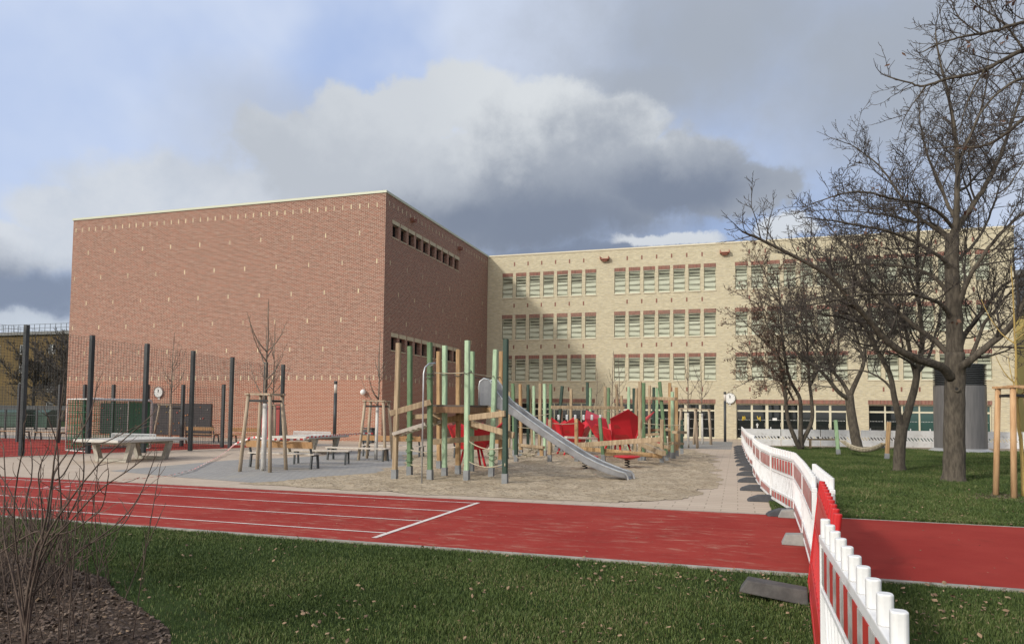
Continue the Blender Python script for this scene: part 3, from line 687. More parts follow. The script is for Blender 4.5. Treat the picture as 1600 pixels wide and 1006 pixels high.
# ---------------------------------------------------------------- lamp columns, clocks, wall board, bin
def lamp_column(x, y, h, label):
    root = thing('lamp_column', (x, y, 0), label, 'street lamp', 'lamp columns')
    b = MB(); b.tube([(0, 0, 0), (0, 0, h - 0.62)], 0.085, 14); b.build('column', 'post_black', root, smooth=True)
    b = MB(); b.tube([(0, 0, h - 0.62), (0, 0, h - 0.16)], 0.078, 14); b.build('lamp_glass', 'lampglass', root, smooth=True)
    b = MB(); b.tube([(0, 0, h - 0.16), (0, 0, h)], 0.088, 14); b.build('cap', 'post_black', root, smooth=True)
lamp_column(-19.5, 32.1, 3.28, 'dark round lamp column against the red brick wall')
lamp_column(-0.78, 49.8, 3.32, 'dark round lamp column in front of the white wall clock')
def clock(x, y, z, r, label, ry=0):
    root = thing('wall_clock', (x, y, z), label, 'clock')
    b = MB(); n = 32
    b.tube([(0, 0, 0), (0, -0.10, 0)], r, n); b.build('face', 'white', root)
    b = MB(); b.tube([(0, 0.0, 0), (0, -0.13, 0)], r + 0.03, n, cap=False); b.tube([(0, 0.0, 0), (0, -0.115, 0)], r + 0.02, n, cap=False); b.build('rim', 'galv', root)
    b = MB()
    b.beam((0, -0.112, 0), (-0.12 * r, -0.112, r * 0.72), 0.035 * r * 2, 0.01, up=(0, 1, 0)); b.beam((0, -0.112, 0), (0.10 * r, -0.112, r * 0.5), 0.05 * r * 2, 0.01, up=(0, 1, 0))
    for k in range(12):
        t = k * math.pi / 6; b.beam((math.sin(t) * r * 0.78, -0.106, math.cos(t) * r * 0.78), (math.sin(t) * r * 0.93, -0.106, math.cos(t) * r * 0.93), 0.04 * r, 0.01, up=(0, 1, 0))
    b.build('hands', 'black', root)
    b = MB(); b.b2((-0.08, -0.04, -r - 0.14), (0.08, 0.0, -r - 0.02)); b.build('bracket', 'white', root)
clock(-0.52, 55.59, 3.02, 0.38, 'round white clock on the yellow school wall above the lamp column')
clock(-35.75, 37.49, 2.84, 0.32, 'round white clock on the red hall wall behind the court fence')
root = thing('wall_board', (-36, 37.45, 0.1), 'wide dark board with small coloured grips on the red hall wall', 'board')
b = MB(); b.b2((-40.5, 37.40, 0.12), (-31.6, 37.494, 2.12)); b.build('board', mat('dark painted board', (0.028, 0.024, 0.028), (0.04, 0.032, 0.034), rough=0.8), root, world=True)
r_ = random.Random(5); cols = [mat('grip ' + n, c) for n, c in (('yellow', (0.45, 0.28, 0.05)), ('red', (0.35, 0.06, 0.05)), ('orange', (0.40, 0.16, 0.06)), ('grey', (0.25, 0.22, 0.2)))]
b = MB()
for k in range(48):
    x, z = r_.uniform(-40.3, -31.8), r_.uniform(0.3, 2.0); b.box((x, 37.38, z), (0.07, 0.05, 0.06), r_.randrange(4), rot=Matrix.Rotation(r_.uniform(0, 3), 3, 'Y'))
o = b.build('climbing_grips', cols, root, world=True)
root = thing('litter_bin', (-15.6, 28.6, 0), 'dark grey litter bin by the corner of the red hall', 'litter bin')
b = MB(); b.b2((-0.22, -0.2, 0.35), (0.22, 0.2, 0.95)); b.build('bin_body', 'post_black', root, bevel=0.02)
b = MB(); b.b2((-0.24, -0.22, 0.98), (0.24, 0.22, 1.03)); b.b2((-0.2, 0.1, 0.95), (0.2, 0.18, 0.98)); b.build('lid', 'post_black', root)
b = MB(); b.tube([(0, 0, 0), (0, 0, 0.35)], 0.04); b.build('post', 'post_black', root)

# ---------------------------------------------------------------- near climbing frame
def post(parent, base, top, m, w=0.115, shoe=True, world=True):
    base, top = Vector(base), Vector(top)
    b = MB(); b.beam(base + (top - base).normalized() * (0.22 if shoe else -0.1), top, w, w, ch=w * 0.16)
    o = b.build('post', m, parent, world=world)
    if shoe:
        d = (top - base).normalized(); s = MB(); s.beam(base - d * 0.15, base + d * 0.24, w + 0.014, w + 0.014); s.build('post_shoe', 'shoe', o, world=world)
    return o
def near_frame():
    root = thing('climbing_frame', (-7.2, 18.3, 0), 'timber and green post climbing frame with steel slide nearest the running track', 'climbing frame')
    L = [((616.5, 748), (622.9, 536), 'wood_raw'), ((640, 742), (640.5, 541), 'green_mid'), ((672, 748), (671.5, 535), 'green_mid'), ((686, 732), (685.5, 549), 'wood_warm'),
         ((694.5, 744), (695, 540), 'green_pale'), ((715.5, 740), (716.5, 546), 'wood_warm'), ((729, 749), (730.5, 532), 'green_pale'), ((736.5, 736), (738, 549), 'green_soft'),
         ((767.5, 744), (774.5, 546), 'green_pale'), ((782, 730), (783.5, 549), 'wood_warm'), ((789, 755), (790.5, 530), 'green_dark')]
    pb = []
    for a, t, m in L:
        p = G(*a, 0.03); q = AY(*t, p.y); pb.append(p); post(root, p, q, m, 0.125)
    def W(u, v, y): return AY(u, v, y)
    yA, yB, yC, yI, yD, yJ, yE, yH, yF, yK, yG = [p.y for p in pb]
    def bm(name, a, c, w, h, m, ups=(0, 0, 1)):
        b = MB(); b.beam(a, c, w, h, up=ups, ch=0.008); return b.build(name, m, root, world=True)
    o = 0.10
    bm('beam', W(609, 646, yA - o), W(673, 628, yC - o), 0.05, 0.15, 'wood_raw')
    bm('beam', W(636, 652, yB + o), W(697, 648, yD + o), 0.05, 0.13, 'wood_raw')
    bm('beam', W(733, 652.5, yE - o), W(789, 646, yG - o), 0.05, 0.15, 'wood_raw')
    bm('beam', W(733, 660, yE + o), W(803, 680, yG + o), 0.06, 0.15, 'wood_raw')
    bm('beam', W(676, 690.5, yD + .3), W(795, 681, yF + .4), 0.06, 0.15, 'wood_raw')
    bm('beam', W(671, 652, yC + .1), W(697, 666, yJ - .2), 0.08, 0.15, 'wood_raw')
    bm('beam', W(698, 657, yJ - o), W(770, 640, yF + .1), 0.10, 0.16, 'wood_warm')
    bm('beam', W(716, 655, yJ + .1), W(745, 668, yH), 0.08, 0.14, 'wood_warm')
    # platform
    z = 1.90; c = [W(670, 637, 17.35), W(731, 637, 17.55), W(762, 637, 18.65), W(738, 637, 20.1), W(690, 637, 20.2)]
    c = [Vector((p.x, p.y, z)) for p in c]
    b = MB(); n = len(c)
    b.add(c + [p + Vector((0, 0, 0.045)) for p in c], [tuple(range(n))[::-1], tuple(range(n, 2 * n))] + [(i, (i + 1) % n, n + (i + 1) % n, n + i) for i in range(n)])
    pf = b.build('platform', mat('dark platform deck', (0.13, 0.105, 0.085), (0.09, 0.07, 0.06)), root, world=True)
    b = MB()
    for i in range(n):
        p, q = c[i], c[(i + 1) % n]; dn = Vector((0, 0, -0.085)); b.beam(p + dn, q + dn, 0.05, 0.16)
    b.build('edge_beam', wood('dark underside beam', (0.26, 0.15, 0.08), (0.17, 0.095, 0.05)), pf, world=True)
    # leaning rope ramp on the left with slats
    b = MB(); a0, a1 = W(613, 678, yA - .15), W(664, 662, yC - .1); e0, e1 = a0 + Vector((0.1, 0.8, 0.05)), a1 + Vector((0.1, 0.8, 0.05))
    b.beam(a0, a1, 0.06, 0.08); b.beam(e0, e1, 0.06, 0.08); b.build('ramp_beam', 'plank_grey', root, world=True)
    b = MB()
    for k in range(7): f = k / 6; p, q = a0.lerp(a1, f), e0.lerp(e1, f); b.tube([p, p.lerp(q, .5) - Vector((0, 0, 0.08)), q], 0.018, 5)
    b.build('rope', 'rope', root, world=True)
    # ropes: handline above the deck, sagging lines at the right, coils on the posts
    def rope(pts, r=0.014, m='rope'):
        b = MB(); b.tube(pts, r, 5); return b.build('rope', m, root, smooth=True, world=True)
    def sag(p, q, s, n=8): return [p.lerp(q, k / n) - Vector((0, 0, s * 4 * (k / n) * (1 - k / n))) for k in range(n + 1)]
    rope(sag(W(672, 582, yC), W(731, 582, yE), 0.02)); rope(sag(W(731, 581, yE), W(774, 588, yF), 0.03)); rope(sag(W(738, 589, yH), W(783, 589, yK), 0.03), m='rope_dark')
    rope(sag(W(731, 688, yE), W(789, 698, yG), 0.13)); rope(sag(W(731, 720, yE), W(789, 724, yG), 0.12)); rope(sag(W(640, 702, yB), W(672, 706, yC), 0.03)); rope(sag(W(640, 725, yB), W(672, 725, yC), 0.05))
    rope(sag(W(769, 720, yF), W(785, 716, yK), 0.12)); rope(sag(W(789, 712, yG), W(789, 728, yG - .1), 0.05))
    rr = random.Random(2)
    for (u, v, y) in ((672, 582, yC), (672, 588, yC), (640, 686, yB), (640, 703, yB), (640, 718, yB), (768, 708, yF), (770, 716, yF), (695, 583, yD), (716, 585, yJ), (731, 581, yE)):
        p = W(u, v, y - 0.02); pts = []
        for k in range(13):
            t = k * math.pi / 6; pts.append(p + Vector((0.10 * math.cos(t), 0.10 * math.sin(t), 0.05 * math.sin(t + rr.uniform(-.3, .3)))))
        rope(pts, 0.012, 'rope_dark' if v < 600 else 'green_mid')
    # steel slide pole in front
    p0 = G(659, 757, 0.0); hz = 2.93; tC = W(672, 565, yC)
    b = MB(); b.tube([p0, p0 + Vector((0, 0, hz - 0.25)), p0 + Vector((0.02, 0.03, hz - 0.1)), p0 + Vector((0.07, 0.15, hz)), p0 + Vector((0.14, 0.35, hz + .03)), Vector((tC.x, tC.y, p0.z + hz))], 0.021, 8)
    b.build('fire_pole', 'galv', root, smooth=True, world=True)
    # slide
    prof = [(750, 596), (756, 591.5), (763, 593), (769, 600), (777, 614), (788, 627), (802, 637), (826, 655), (850, 672), (875, 689), (898, 704), (915, 714), (932, 722.5), (950, 730), (966, 736), (976, 738.5), (980, 743)]
    n = len(prof); y0, y1 = 18.45, 19.0
    rail = [AY(u, v, y0 + (y1 - y0) * i / (n - 1)) for i, (u, v) in enumerate(prof)]
    drop = [0.72, 0.76, 0.74, 0.62, 0.42, 0.27, 0.22, 0.20, 0.19, 0.18, 0.18, 0.18, 0.17, 0.16, 0.14, 0.12, 0.10]
    wv = Vector((0.10, 0.46, 0.0)); low = [p - Vector((0, 0, d)) for p, d in zip(rail, drop)]
    for i in range(3): low[i].z = 1.96
    rail2 = [p + wv for p in rail]; low2 = [p + wv for p in low]
    s = MB()
    for A, B, off in ((rail, low, 0), (rail2, low2, 0)):
        for i in range(n - 1): s.quad(A[i], A[i + 1], B[i + 1], B[i])
    for i in range(n - 1): s.quad(low[i], low[i + 1], low2[i + 1], low2[i])
    so = s.build('slide', 'steel', root, smooth=False, world=True)
    sd = so.modifiers.new('thick', 'SOLIDIFY'); sd.thickness = 0.012
    for rl in (rail, rail2):
        t = MB(); st = [Vector((rl[0].x - 0.02, rl[0].y, 1.95)), rl[0] - Vector((0.02, 0, 0.1))]; e = rl[-1]
        t.tube(st + rl + [e + Vector((0.03, 0, -0.10)), e + Vector((-0.02, 0, -0.2)), e + Vector((-0.25, 0, -0.23))], 0.026, 8); t.build('slide_rail', 'galv', so, smooth=True, world=True)
    e = rail[-1]; t = MB(); t.box(e + Vector((-0.16, 0.27, -0.30)), (0.22, 0.30, 0.26)); t.build('slide_foot', 'steel', so, world=True)
near_frame()

def far_frames():
    A = thing('climbing_frame', (-8.5, 25, 0), 'long row of slim wood and green posts with hanging ropes behind the slide', 'climbing frame')
    B = thing('climbing_frame', (-4.0, 27, 0), 'cluster of leaning wood and green posts around the big red shell', 'climbing frame')
    L = [(804, 712, 801.5, 599, 'green_mid'), (806.5, 721, 806, 640, 'green_dark'), (814, 712, 813, 600, 'wood_warm'), (825, 699, 825, 601, 'green_dark'), (834, 699, 834, 603, 'green_pale'),
         (842.5, 711, 844.5, 599, 'wood_raw'), (851, 712, 851, 599.5, 'green_pale'), (860, 706, 860.5, 600, 'green_mid'), (859, 721, 859.5, 655, 'wood_raw'), (869, 706, 878.6, 603, 'green_dark'),
         (877, 706, 877, 640, 'wood_raw'), (891.6, 700, 892.4, 607.5, 'wood_raw'), (901, 720, 900.6, 654, 'wood_warm'), (832, 699, 827, 608, 'wood_raw'), (795, 700, 796, 612, 'wood_raw'), (788, 702, 787, 615, 'green_dark')]
    Lb = [(917.8, 700, 917.8, 597, 'green_dark'), (922, 698, 922.5, 606, 'green_soft'), (945.5, 700, 945.5, 604, 'wood_raw'), (950.5, 702, 951, 605.5, 'green_mid'), (967, 700, 963, 600, 'wood_raw'),
          (982, 702, 982.5, 604.5, 'green_pale'), (990.5, 702, 990.5, 606.5, 'green_dark'), (992, 704, 995, 606, 'wood_raw'), (999.7, 720, 1000, 596, 'wood_raw'), (1006, 719, 1005.7, 598, 'green_mid'),
          (1014.5, 700, 1015, 602, 'wood_raw'), (1021, 700, 1021.5, 605, 'green_dark'), (1026.5, 702, 1026.5, 606, 'green_soft'), (1042, 719, 1030.6, 596.5, 'green_mid'), (1034, 723, 1034.3, 655, 'wood_raw'),
          (1046.5, 714, 1046.5, 598, 'wood_warm'), (1050.5, 716, 1050.5, 612, 'green_pale'), (1057.8, 712, 1057, 605, 'wood_warm'), (1065.5, 709, 1065.5, 656, 'green_dark'), (943, 720, 937, 652.5, 'green_mid'), (1053, 716, 1052, 625, 'wood_raw'), (973, 700, 971, 618, 'wood_raw')]
    for root, lst in ((A, L), (B, Lb)):
        for (ub, vb, ut, vt, m) in lst:
            p = G(ub, vb, 0.03); q = AY(ut, vt, p.y); post(root, p, q, m, 0.125 if vb > 708 else 0.135, shoe=vb > 705)
    def bm(root, a, c, w, h, m='wood_raw'):
        b = MB(); b.beam(a, c, w, h, ch=0.008); return b.build('beam', m, root, world=True)
    bm(A, AY(861, 636, 26.0), AY(975, 637, 27.2), 0.12, 0.12)
    bm(A, AY(812, 695, 24.2), AY(850, 699, 23.6), 0.10, 0.10); bm(A, AY(846, 698, 23.8), AY(846.5, 712, 23.8), 0.12, 0.12, 'wood_warm'); bm(A, AY(806, 694, 24.4), AY(846, 702, 25.5), 0.08, 0.09)
    bm(B, AY(902, 695.5, 24.7), AY(1036, 686, 23.9), 0.08, 0.17); bm(B, AY(1000, 692, 26.3), AY(1037, 708, 24.0), 0.16, 0.16); bm(B, AY(905, 700, 27.0), AY(1034, 712.5, 25.2), 0.10, 0.15, 'wood_warm')
    bm(B, AY(945, 709, 25.0), AY(1030, 711, 25.4), 0.08, 0.12, 'wood_warm'); bm(A, AY(884, 683, 27.6), AY(935, 685, 28.4), 0.3, 0.08, 'plank_grey'); bm(A, AY(880, 692, 27.6), AY(937, 694, 28.4), 0.1, 0.1)
    bm(B, AY(1010, 622, 28.2), AY(1056, 623, 27.0), 0.12, 0.12); bm(B, AY(1054, 675, 26.4), AY(1069, 675.5, 27.8), 0.2, 0.1); bm(B, AY(1050, 692, 26.6), AY(1067, 693, 27.5), 0.1, 0.09); bm(B, AY(1004, 680, 28.3), AY(1036, 677, 28.3), 0.1, 0.1)
    bm(B, AY(1008, 690, 27.2), AY(1045, 699, 26.0), 0.1, 0.12); bm(B, AY(1019, 672, 29), AY(1046, 671, 27.4), 0.1, 0.1)
    # hanging rungs and ropes under the long beam, net ropes
    def rp(root, pts, r=0.014, m='rope', nm='rope'):
        b = MB(); b.tube(pts, r, 5); b.build(nm, m, root, smooth=True, world=True)
    for u in (873, 886, 899, 912, 925, 938):
        p = AY(u, 637, 26.4); rp(A, [p, p - Vector((0, 0, 0.28))], 0.008, 'rope_dark', 'hanger')
        b = MB(); b.box(p - Vector((0, 0, 0.36)), (0.10, 0.05, 0.20)); b.build('grip', 'galv', A, world=True, bevel=0.02)
    def sag(p, q, s, n=8): return [p.lerp(q, k / n) - Vector((0, 0, s * 4 * (k / n) * (1 - k / n))) for k in range(n + 1)]
    for (a, c, s) in (((862, 661), (902, 661), .03), ((804, 666), (862, 668), .05), ((804, 650), (860, 646), .05), ((862, 702), (905, 702), .1)):
        rp(A, sag(AY(*a, 25), AY(*c, 25.5), s))
    for (a, c, s, y) in (((1006, 661), (1066, 664), .03, 26.5), ((1003, 696), (1036, 705), .25, 26.5), ((985, 700), (1006, 706), .25, 25.5), ((1006, 688), (1050, 690), .1, 27), ((945, 640), (982, 641), .1, 28), ((1026, 672), (1056, 690), .3, 27)):
        rp(B, sag(AY(*a, y), AY(*c, y + .5), s))
    # knotted rope net low on the left
    b = MB(); c0 = AY(822, 704, 24.6)
    rr = random.Random(9)
    for k in range(12):
        p = c0 + Vector((rr.uniform(-.5, .6), rr.uniform(-.3, .5), rr.uniform(-.2, .25))); q = c0 + Vector((rr.uniform(-.5, .6), rr.uniform(-.3, .5), rr.uniform(-.25, .25))); b.tube(sag(p, q, 0.1, 5), 0.016, 5)
    b.build('rope_net', 'rope', A, world=True)
far_frames()

# ---------------------------------------------------------------- red play shells and spring discs
def shell(c, r0, z0, z1, petals, legs, label, r_top=1.0, tilt=0.0, rot=0.0):
    root = thing('play_shell', c, label, 'playground seat', 'red faceted play shells')
    n = len(petals); b = MB(); stp = MB()
    ang = [rot + 2 * math.pi * k / n for k in range(n)]
    base = [Vector((r0 * math.cos(a), r0 * math.sin(a), z0)) for a in ang]
    for k in range(n):
        if petals[k] is None: continue
        a0, a1 = ang[k], ang[(k + 1) % n] + (2 * math.pi if k == n - 1 else 0); am = (a0 + a1) / 2
        p0, p1 = base[k], base[(k + 1) % n]; rr, hz, wd = petals[k]
        m0 = p0 + Vector((math.cos(a0 + .12 * wd) * rr * 0.60, math.sin(a0 + .12 * wd) * rr * 0.60, (hz - z0) * 0.72))
        m1 = p1 + Vector((math.cos(a1 - .12 * wd) * rr * 0.60, math.sin(a1 - .12 * wd) * rr * 0.60, (hz - z0) * 0.72))
        tip = Vector((math.cos(am) * (r0 * 0.8 + rr), math.sin(am) * (r0 * 0.8 + rr), hz))
        b.add([p0, p1, m1, tip, m0], [(0, 1, 2, 3, 4)])
        out = Vector((math.cos(am), math.sin(am), -0.3)).normalized() * 0.03
        for f0, f1 in ((0.22, 0.36), (0.62, 0.76)):
            q = [p0.lerp(m0, f0).lerp(p1.lerp(m1, f0), .1), p0.lerp(m0, f0).lerp(p1.lerp(m1, f0), .9), p0.lerp(m0, f1).lerp(p1.lerp(m1, f1), .9), p0.lerp(m0, f1).lerp(p1.lerp(m1, f1), .1)]
            stp.quad(*[v + out for v in q])
    b.add(base, [tuple(range(n))])
    o = b.build('bowl', 'red_hpl', root); md = o.modifiers.new('thick', 'SOLIDIFY'); md.thickness = 0.035; md.offset = 0
    so = stp.build('grip_band', 'red_dark', root); md = so.modifiers.new('thick', 'SOLIDIFY'); md.thickness = 0.012
    for k in range(legs):
        t = rot + 2 * math.pi * (k + .3) / legs; l = MB(); l.tube([(r0 * .55 * math.cos(t), r0 * .55 * math.sin(t), z0), (r0 * .95 * math.cos(t), r0 * .95 * math.sin(t), -0.1)], 0.04, 8); l.build('leg', 'red_hpl', root, smooth=True)
cc = G(965, 716)
shell((cc.x, cc.y, 0), 0.72, 0.62, 1.9, [(0.55, 1.95, -.5), (0.85, 1.86, .2), (0.6, 1.6, .3), (0.95, 1.90, .4), (0.55, 1.35, .2)], 4, 'large bright red faceted shell seat in the middle of the sand pit', rot=R(-96))
c3 = AY(889, 700, 30.0)
shell((c3.x, c3.y, 0), 0.62, 0.42, 1.5, [(0.5, 1.4, .5), (0.6, 1.5, .6), (0.5, 1.45, .8), (0.6, 1.62, .5), (0.5, 1.58, .3), (0.6, 1.62, .3)], 4, 'red shell seat with upright sides behind the hanging ropes', rot=R(-35))
c1 = G(738, 731)
shell((c1.x, c1.y, 0), 0.50, 0.62, 1.5, [(0.55, 1.45, .6), (0.5, 1.35, .6), (0.55, 1.60, .4), (0.55, 1.62, .7), (0.45, 1.35, .4), (0.5, 1.45, .4)], 5, 'dark red shell seat standing under the near climbing frame', rot=R(-20))
def disc(u, v, r, h, label):
    p = G(u, v); root = thing('spring_disc', (p.x, p.y, 0), label, 'spring seat', 'red discs on coil springs')
    b = MB(); b.lathe((0, 0, h - 0.05), [(r * 0.3, -0.06), (r * 0.9, 0.0), (r, 0.02), (r, 0.05), (r * 0.96, 0.06)], 24); b.build('disc', 'red_hpl', root)
    b = MB(); pts = []; n = 64
    for k in range(n + 1): t = k / n; pts.append((0.075 * math.cos(t * 8 * math.pi), 0.075 * math.sin(t * 8 * math.pi), -0.02 + t * (h - 0.07)))
    b.tube(pts, 0.018, 6); b.build('spring', 'black', root, smooth=True)
disc(980, 731.5, 0.42, 0.40, 'red disc seat on a black spring in front of the big red shell')
disc(914, 733.5, 0.42, 0.42, 'red disc seat on a black spring partly hidden by the slide')
disc(1023, 703, 0.42, 0.38, 'red disc seat between the leaning posts')

# ---------------------------------------------------------------- barriers
def barrier(a, c, label, group, style='open', foot_at=(0.0,), red=False, foot_side=-0.62, h=1.0, ncap=9, foot_m='recycled', fscale=1.0, lean=0.0, block=None):
    a, c = Vector((*a, 0)), Vector((*c, 0)); d = c - a; L = d.length - 0.03; rz = math.atan2(d.y, d.x)
    root = thing('construction_barrier', a, label, 'barrier', group, rz)
    root.rotation_euler = (lean, 0, rz)
    W = 'bred' if red else 'bplastic'; t = 0.045
    b = MB(); zb = 0.07
    b.beam((0.02, 0, zb), (0.02, 0, h - 0.05), 0.04, 0.05); b.beam((L - 0.02, 0, zb), (L - 0.02, 0, h - 0.05), 0.04, 0.05)
    b.box((L / 2, 0, zb + 0.02), (L, t, 0.04)); b.box((L / 2, 0, h - 0.025), (L, 0.055, 0.05))
    if style == 'open':
        b.box((L / 2, 0, h - 0.34), (L - 0.08, t, 0.035)); b.box((L / 2, 0, zb + 0.21), (L - 0.08, t, 0.03))
    b.build('frame', W, root, bevel=0.006)
    sp = L / ncap; b = MB(); b.beam((0, 0, h), (0, 0, h + 0.115), 0.056, 0.056, ch=0.013); c0 = b.build('cap', W, root, bevel=0.006); c0.location.x = sp * 0.5
    for k in range(1, ncap):
        q = c0.copy(); COL.objects.link(q); q.parent = root; q.location.x = sp * (k + 0.5)
    if style == 'open':
        b = MB(); n = 14
        for k in range(n):
            x = 0.1 + (L - 0.35) * k / (n - 1); b.beam((x, 0, zb + 0.22), (x + 0.14, 0, h - 0.355), 0.018, 0.020, up=(0, 1, 0))
        b.build('slats', W, root)
        for zc, hh, nst in ((h - 0.19, 0.25, 8), (zb + 0.12, 0.14, 8)):
            b = MB(); b.b2((0.04, -0.012, zc - hh / 2), (L - 0.04, 0.012, zc + hh / 2)); w = (L - 0.08) / (2 * nst)
            for k in range(2 * nst):
                x = 0.04 + w * k
                for s in (-1, 1):
                    b.b2((x, s * 0.013, zc - hh / 2 + 0.012), (x + w, s * 0.017, zc + hh / 2 - 0.012), 1 + (k % 2))
            b.build('striped_panel', [W, 'foil_red' if not red else 'bred', 'foil_white' if not red else 'bred'], root)
    else:
        # closed panel with a row of slanting slots
        b = MB(); s0, s1 = h * 0.42, h * 0.60
        b.b2((0.04, -0.015, zb + 0.04), (L - 0.04, 0.015, s0)); b.b2((0.04, -0.015, s1), (L - 0.04, 0.015, h - 0.05))
        n = 11
        for k in range(n + 1):
            x = 0.08 + (L - 0.22) * k / n; b.add([(x - 0.05, -0.0145, s0), (x + 0.05, -0.0145, s0), (x + 0.05 - .14, -0.0145, s1), (x - 0.05 - .14, -0.0145, s1), (x - 0.05, 0.0145, s0), (x + 0.05, 0.0145, s0), (x + 0.05 - .14, 0.0145, s1), (x - 0.05 - .14, 0.0145, s1)],
                [(0, 1, 2, 3), (7, 6, 5, 4), (0, 3, 7, 4), (1, 5, 6, 2)])
        for z in (h * 0.72, h * 0.86, h * 0.20, h * 0.31): b.box((L / 2, 0, z), (L - 0.1, 0.05, 0.035))
        b.build('closed_panel', 'bplastic', root)
    for (bx, by, bl, bh, bm_) in (block or ()):
        b = MB(); b.add([(bx - .13, by, 0), (bx + .13, by, 0), (bx + .13, by + bl, 0), (bx - .13, by + bl, 0), (bx - .09, by + .02, bh), (bx + .09, by + .02, bh), (bx + .10, by + bl - .06, bh * .92), (bx - .10, by + bl - .06, bh * .92)], [(3, 2, 1, 0), (4, 5, 6, 7), (0, 1, 5, 4), (1, 2, 6, 5), (2, 3, 7, 6), (3, 0, 4, 7)]); b.build('foot', bm_, root, bevel=0.012)
    for f in foot_at:
        x = L * f; b = MB(); w, q, l = 0.11 * fscale, 0.075 * fscale, -foot_side
        # a long low block across the line of the barrier, thick in the middle
        ys = [-l, -l * 0.90, -l * 0.55, l * 0.2, l * 0.32, l * 0.36]; hs = [0.03, 0.07, 0.13, 0.14, 0.07, 0.02]
        vs = []
        for y, z in zip(ys, hs): vs += [(x - w, y, -0.002), (x - w * .8, y, z * fscale), (x + w * .8, y, z * fscale), (x + w, y, -0.002)]
        fs = [(i * 4 + j, i * 4 + (j + 1) % 4, i * 4 + 4 + (j + 1) % 4, i * 4 + 4 + j) for i in range(5) for j in range(4)] + [(3, 2, 1, 0), (20, 21, 22, 23)]
        b.add([(vx, -vy, vz) for vx, vy, vz in vs], [fc[::-1] for fc in fs]); b.build('foot', foot_m, root, bevel=0.01)
grp = 'barriers along the paving'
barrier((0.505, 2.55), (0.52, 5.02), 'white barrier with red and white stripes closest to the camera', grp, ncap=10, foot_at=())
barrier((0.50, 5.10), (0.69, 7.95), 'solid red barrier just beyond the nearest white one', grp, red=True, ncap=10, foot_at=(), lean=R(6.5), block=[(2.25, 0.02, 0.62, 0.13, 'block_dark'), (2.75, -0.55, 0.5, 0.12, 'block_dark')])
J = [(0.77, 8.18), (0.88, 10.85), (0.95, 13.55), (0.66, 15.70), (0.52, 17.85), (0.47, 20.0), (0.44, 22.15), (0.52, 24.3), (0.42, 26.4), (0.38, 28.5), (0.34, 30.7), (0.33, 32.8), (0.31, 34.9), (0.30, 37.0), (0.28, 39.1), (0.26, 41.2), (0.24, 43.3)]
desc = ['long white barrier with one end on the lawn edge and red track', 'white barrier on the red track meeting the pavers', 'white barrier turned to show its bold red and white band', 'white barrier next beyond the boldly striped one']
for i, (a, c) in enumerate(zip(J, J[1:])):
    ordn = ('fifth', 'sixth', 'seventh', 'eighth', 'ninth', 'tenth', 'eleventh', 'twelfth', 'thirteenth', 'fourteenth', 'fifteenth')
    lab = desc[i] if i < 4 else 'last white barrier of the paving row, nearest the school' if i == len(J) - 2 else ordn[i - 4] + ' white barrier along the paving, counted from the lawn edge'
    barrier(a, c, lab, grp, foot_at=(0.0,) if i > 1 else (), foot_side=-0.47, block=[(2.45 if i == 0 else 0.1, 0.0, 0.30, 0.15, 'foot_pale')] if i < 1 else [(2.55, 0.0, 0.28, 0.14, 'foot_pale')] if i == 1 else None)
barrier((0.93, 8.05), (0.985, 10.55), 'white barrier leaning parallel behind the row on the lawn side', 'spare barriers', foot_at=(), h=1.0, ncap=12)
ords = ('first', 'second', 'third', 'fourth', 'fifth', 'sixth', 'seventh', 'eighth', 'ninth', 'tenth')
x, y = 0.26, 43.3; k = 0
while x < 19:
    x2, y2 = x + 2.12, y + 0.52
    barrier((x, y), (x2, y2), ords[k] + ' closed white slotted barrier from the left in the row before the school', 'white barriers before the school', style='closed', foot_at=(0.5,) if k % 2 else (), h=1.0, foot_side=-0.9, ncap=2, fscale=1.3)
    x, y = x2 + 0.02, y2; k += 1

# ---------------------------------------------------------------- caution tape
def tape():
    M['tape'] = None
    m, g, b = newmat('red and white tape'); at = g.n('ShaderNodeAttribute'); at.attribute_name = 'run'
    f = g.m('LESS_THAN', g.m('FRACT', g.m('MULTIPLY', at.outputs['Fac'], 5.0)), 0.5)
    g.link(g.mix(f, (0.75, 0.72, 0.70), (0.60, 0.05, 0.05)), b.inputs['Base Color']); M['tape'] = m
    pts = [G(60, 762, .03), G(120, 758, .04), G(200, 749, .04), G(262, 743, .05), G(300, 734, .04), G(340, 714, .05), G(355, 704, .1), AY(366, 694, 18.6), AY(388, 685, 18.6), AY(395, 683, 18.7), AY(430, 686, 18.4), AY(475, 686, 18.6), AY(482, 683, 18.7), AY(520, 680, 20), AY(565, 677, 23.2), AY(583, 677, 23.4)]
    b = MB(); run = []; s = 0
    sub = []
    for a, c in zip(pts, pts[1:]):
        n = max(2, int((c - a).length / 0.15))
        for k in range(n): sub.append(a.lerp(c, k / n) + Vector((0, 0, 0.012 * math.sin(k * 1.7))))
    sub.append(pts[-1]); vs = []
    for i, p in enumerate(sub):
        if i: s += (p - sub[i - 1]).length
        tw = 0.6 * math.sin(i * 0.35); up = Vector((0, math.sin(tw) * 0.7, 1)).normalized() if p.z > 0.2 else Vector((0.3, 1, 0.25)).normalized()
        vs += [p - up * 0.026, p + up * 0.026]; run += [s, s]
    b.add(vs, [(2 * i, 2 * i + 2, 2 * i + 3, 2 * i + 1) for i in range(len(sub) - 1)])
    o = b.build('caution_tape', 'tape'); at = o.data.attributes.new('run', 'FLOAT', 'POINT'); at.data.foreach_set('value', run)
    tag(o, 'red and white caution tape hanging over the bench and trailing across the paving', 'caution tape')
tape()

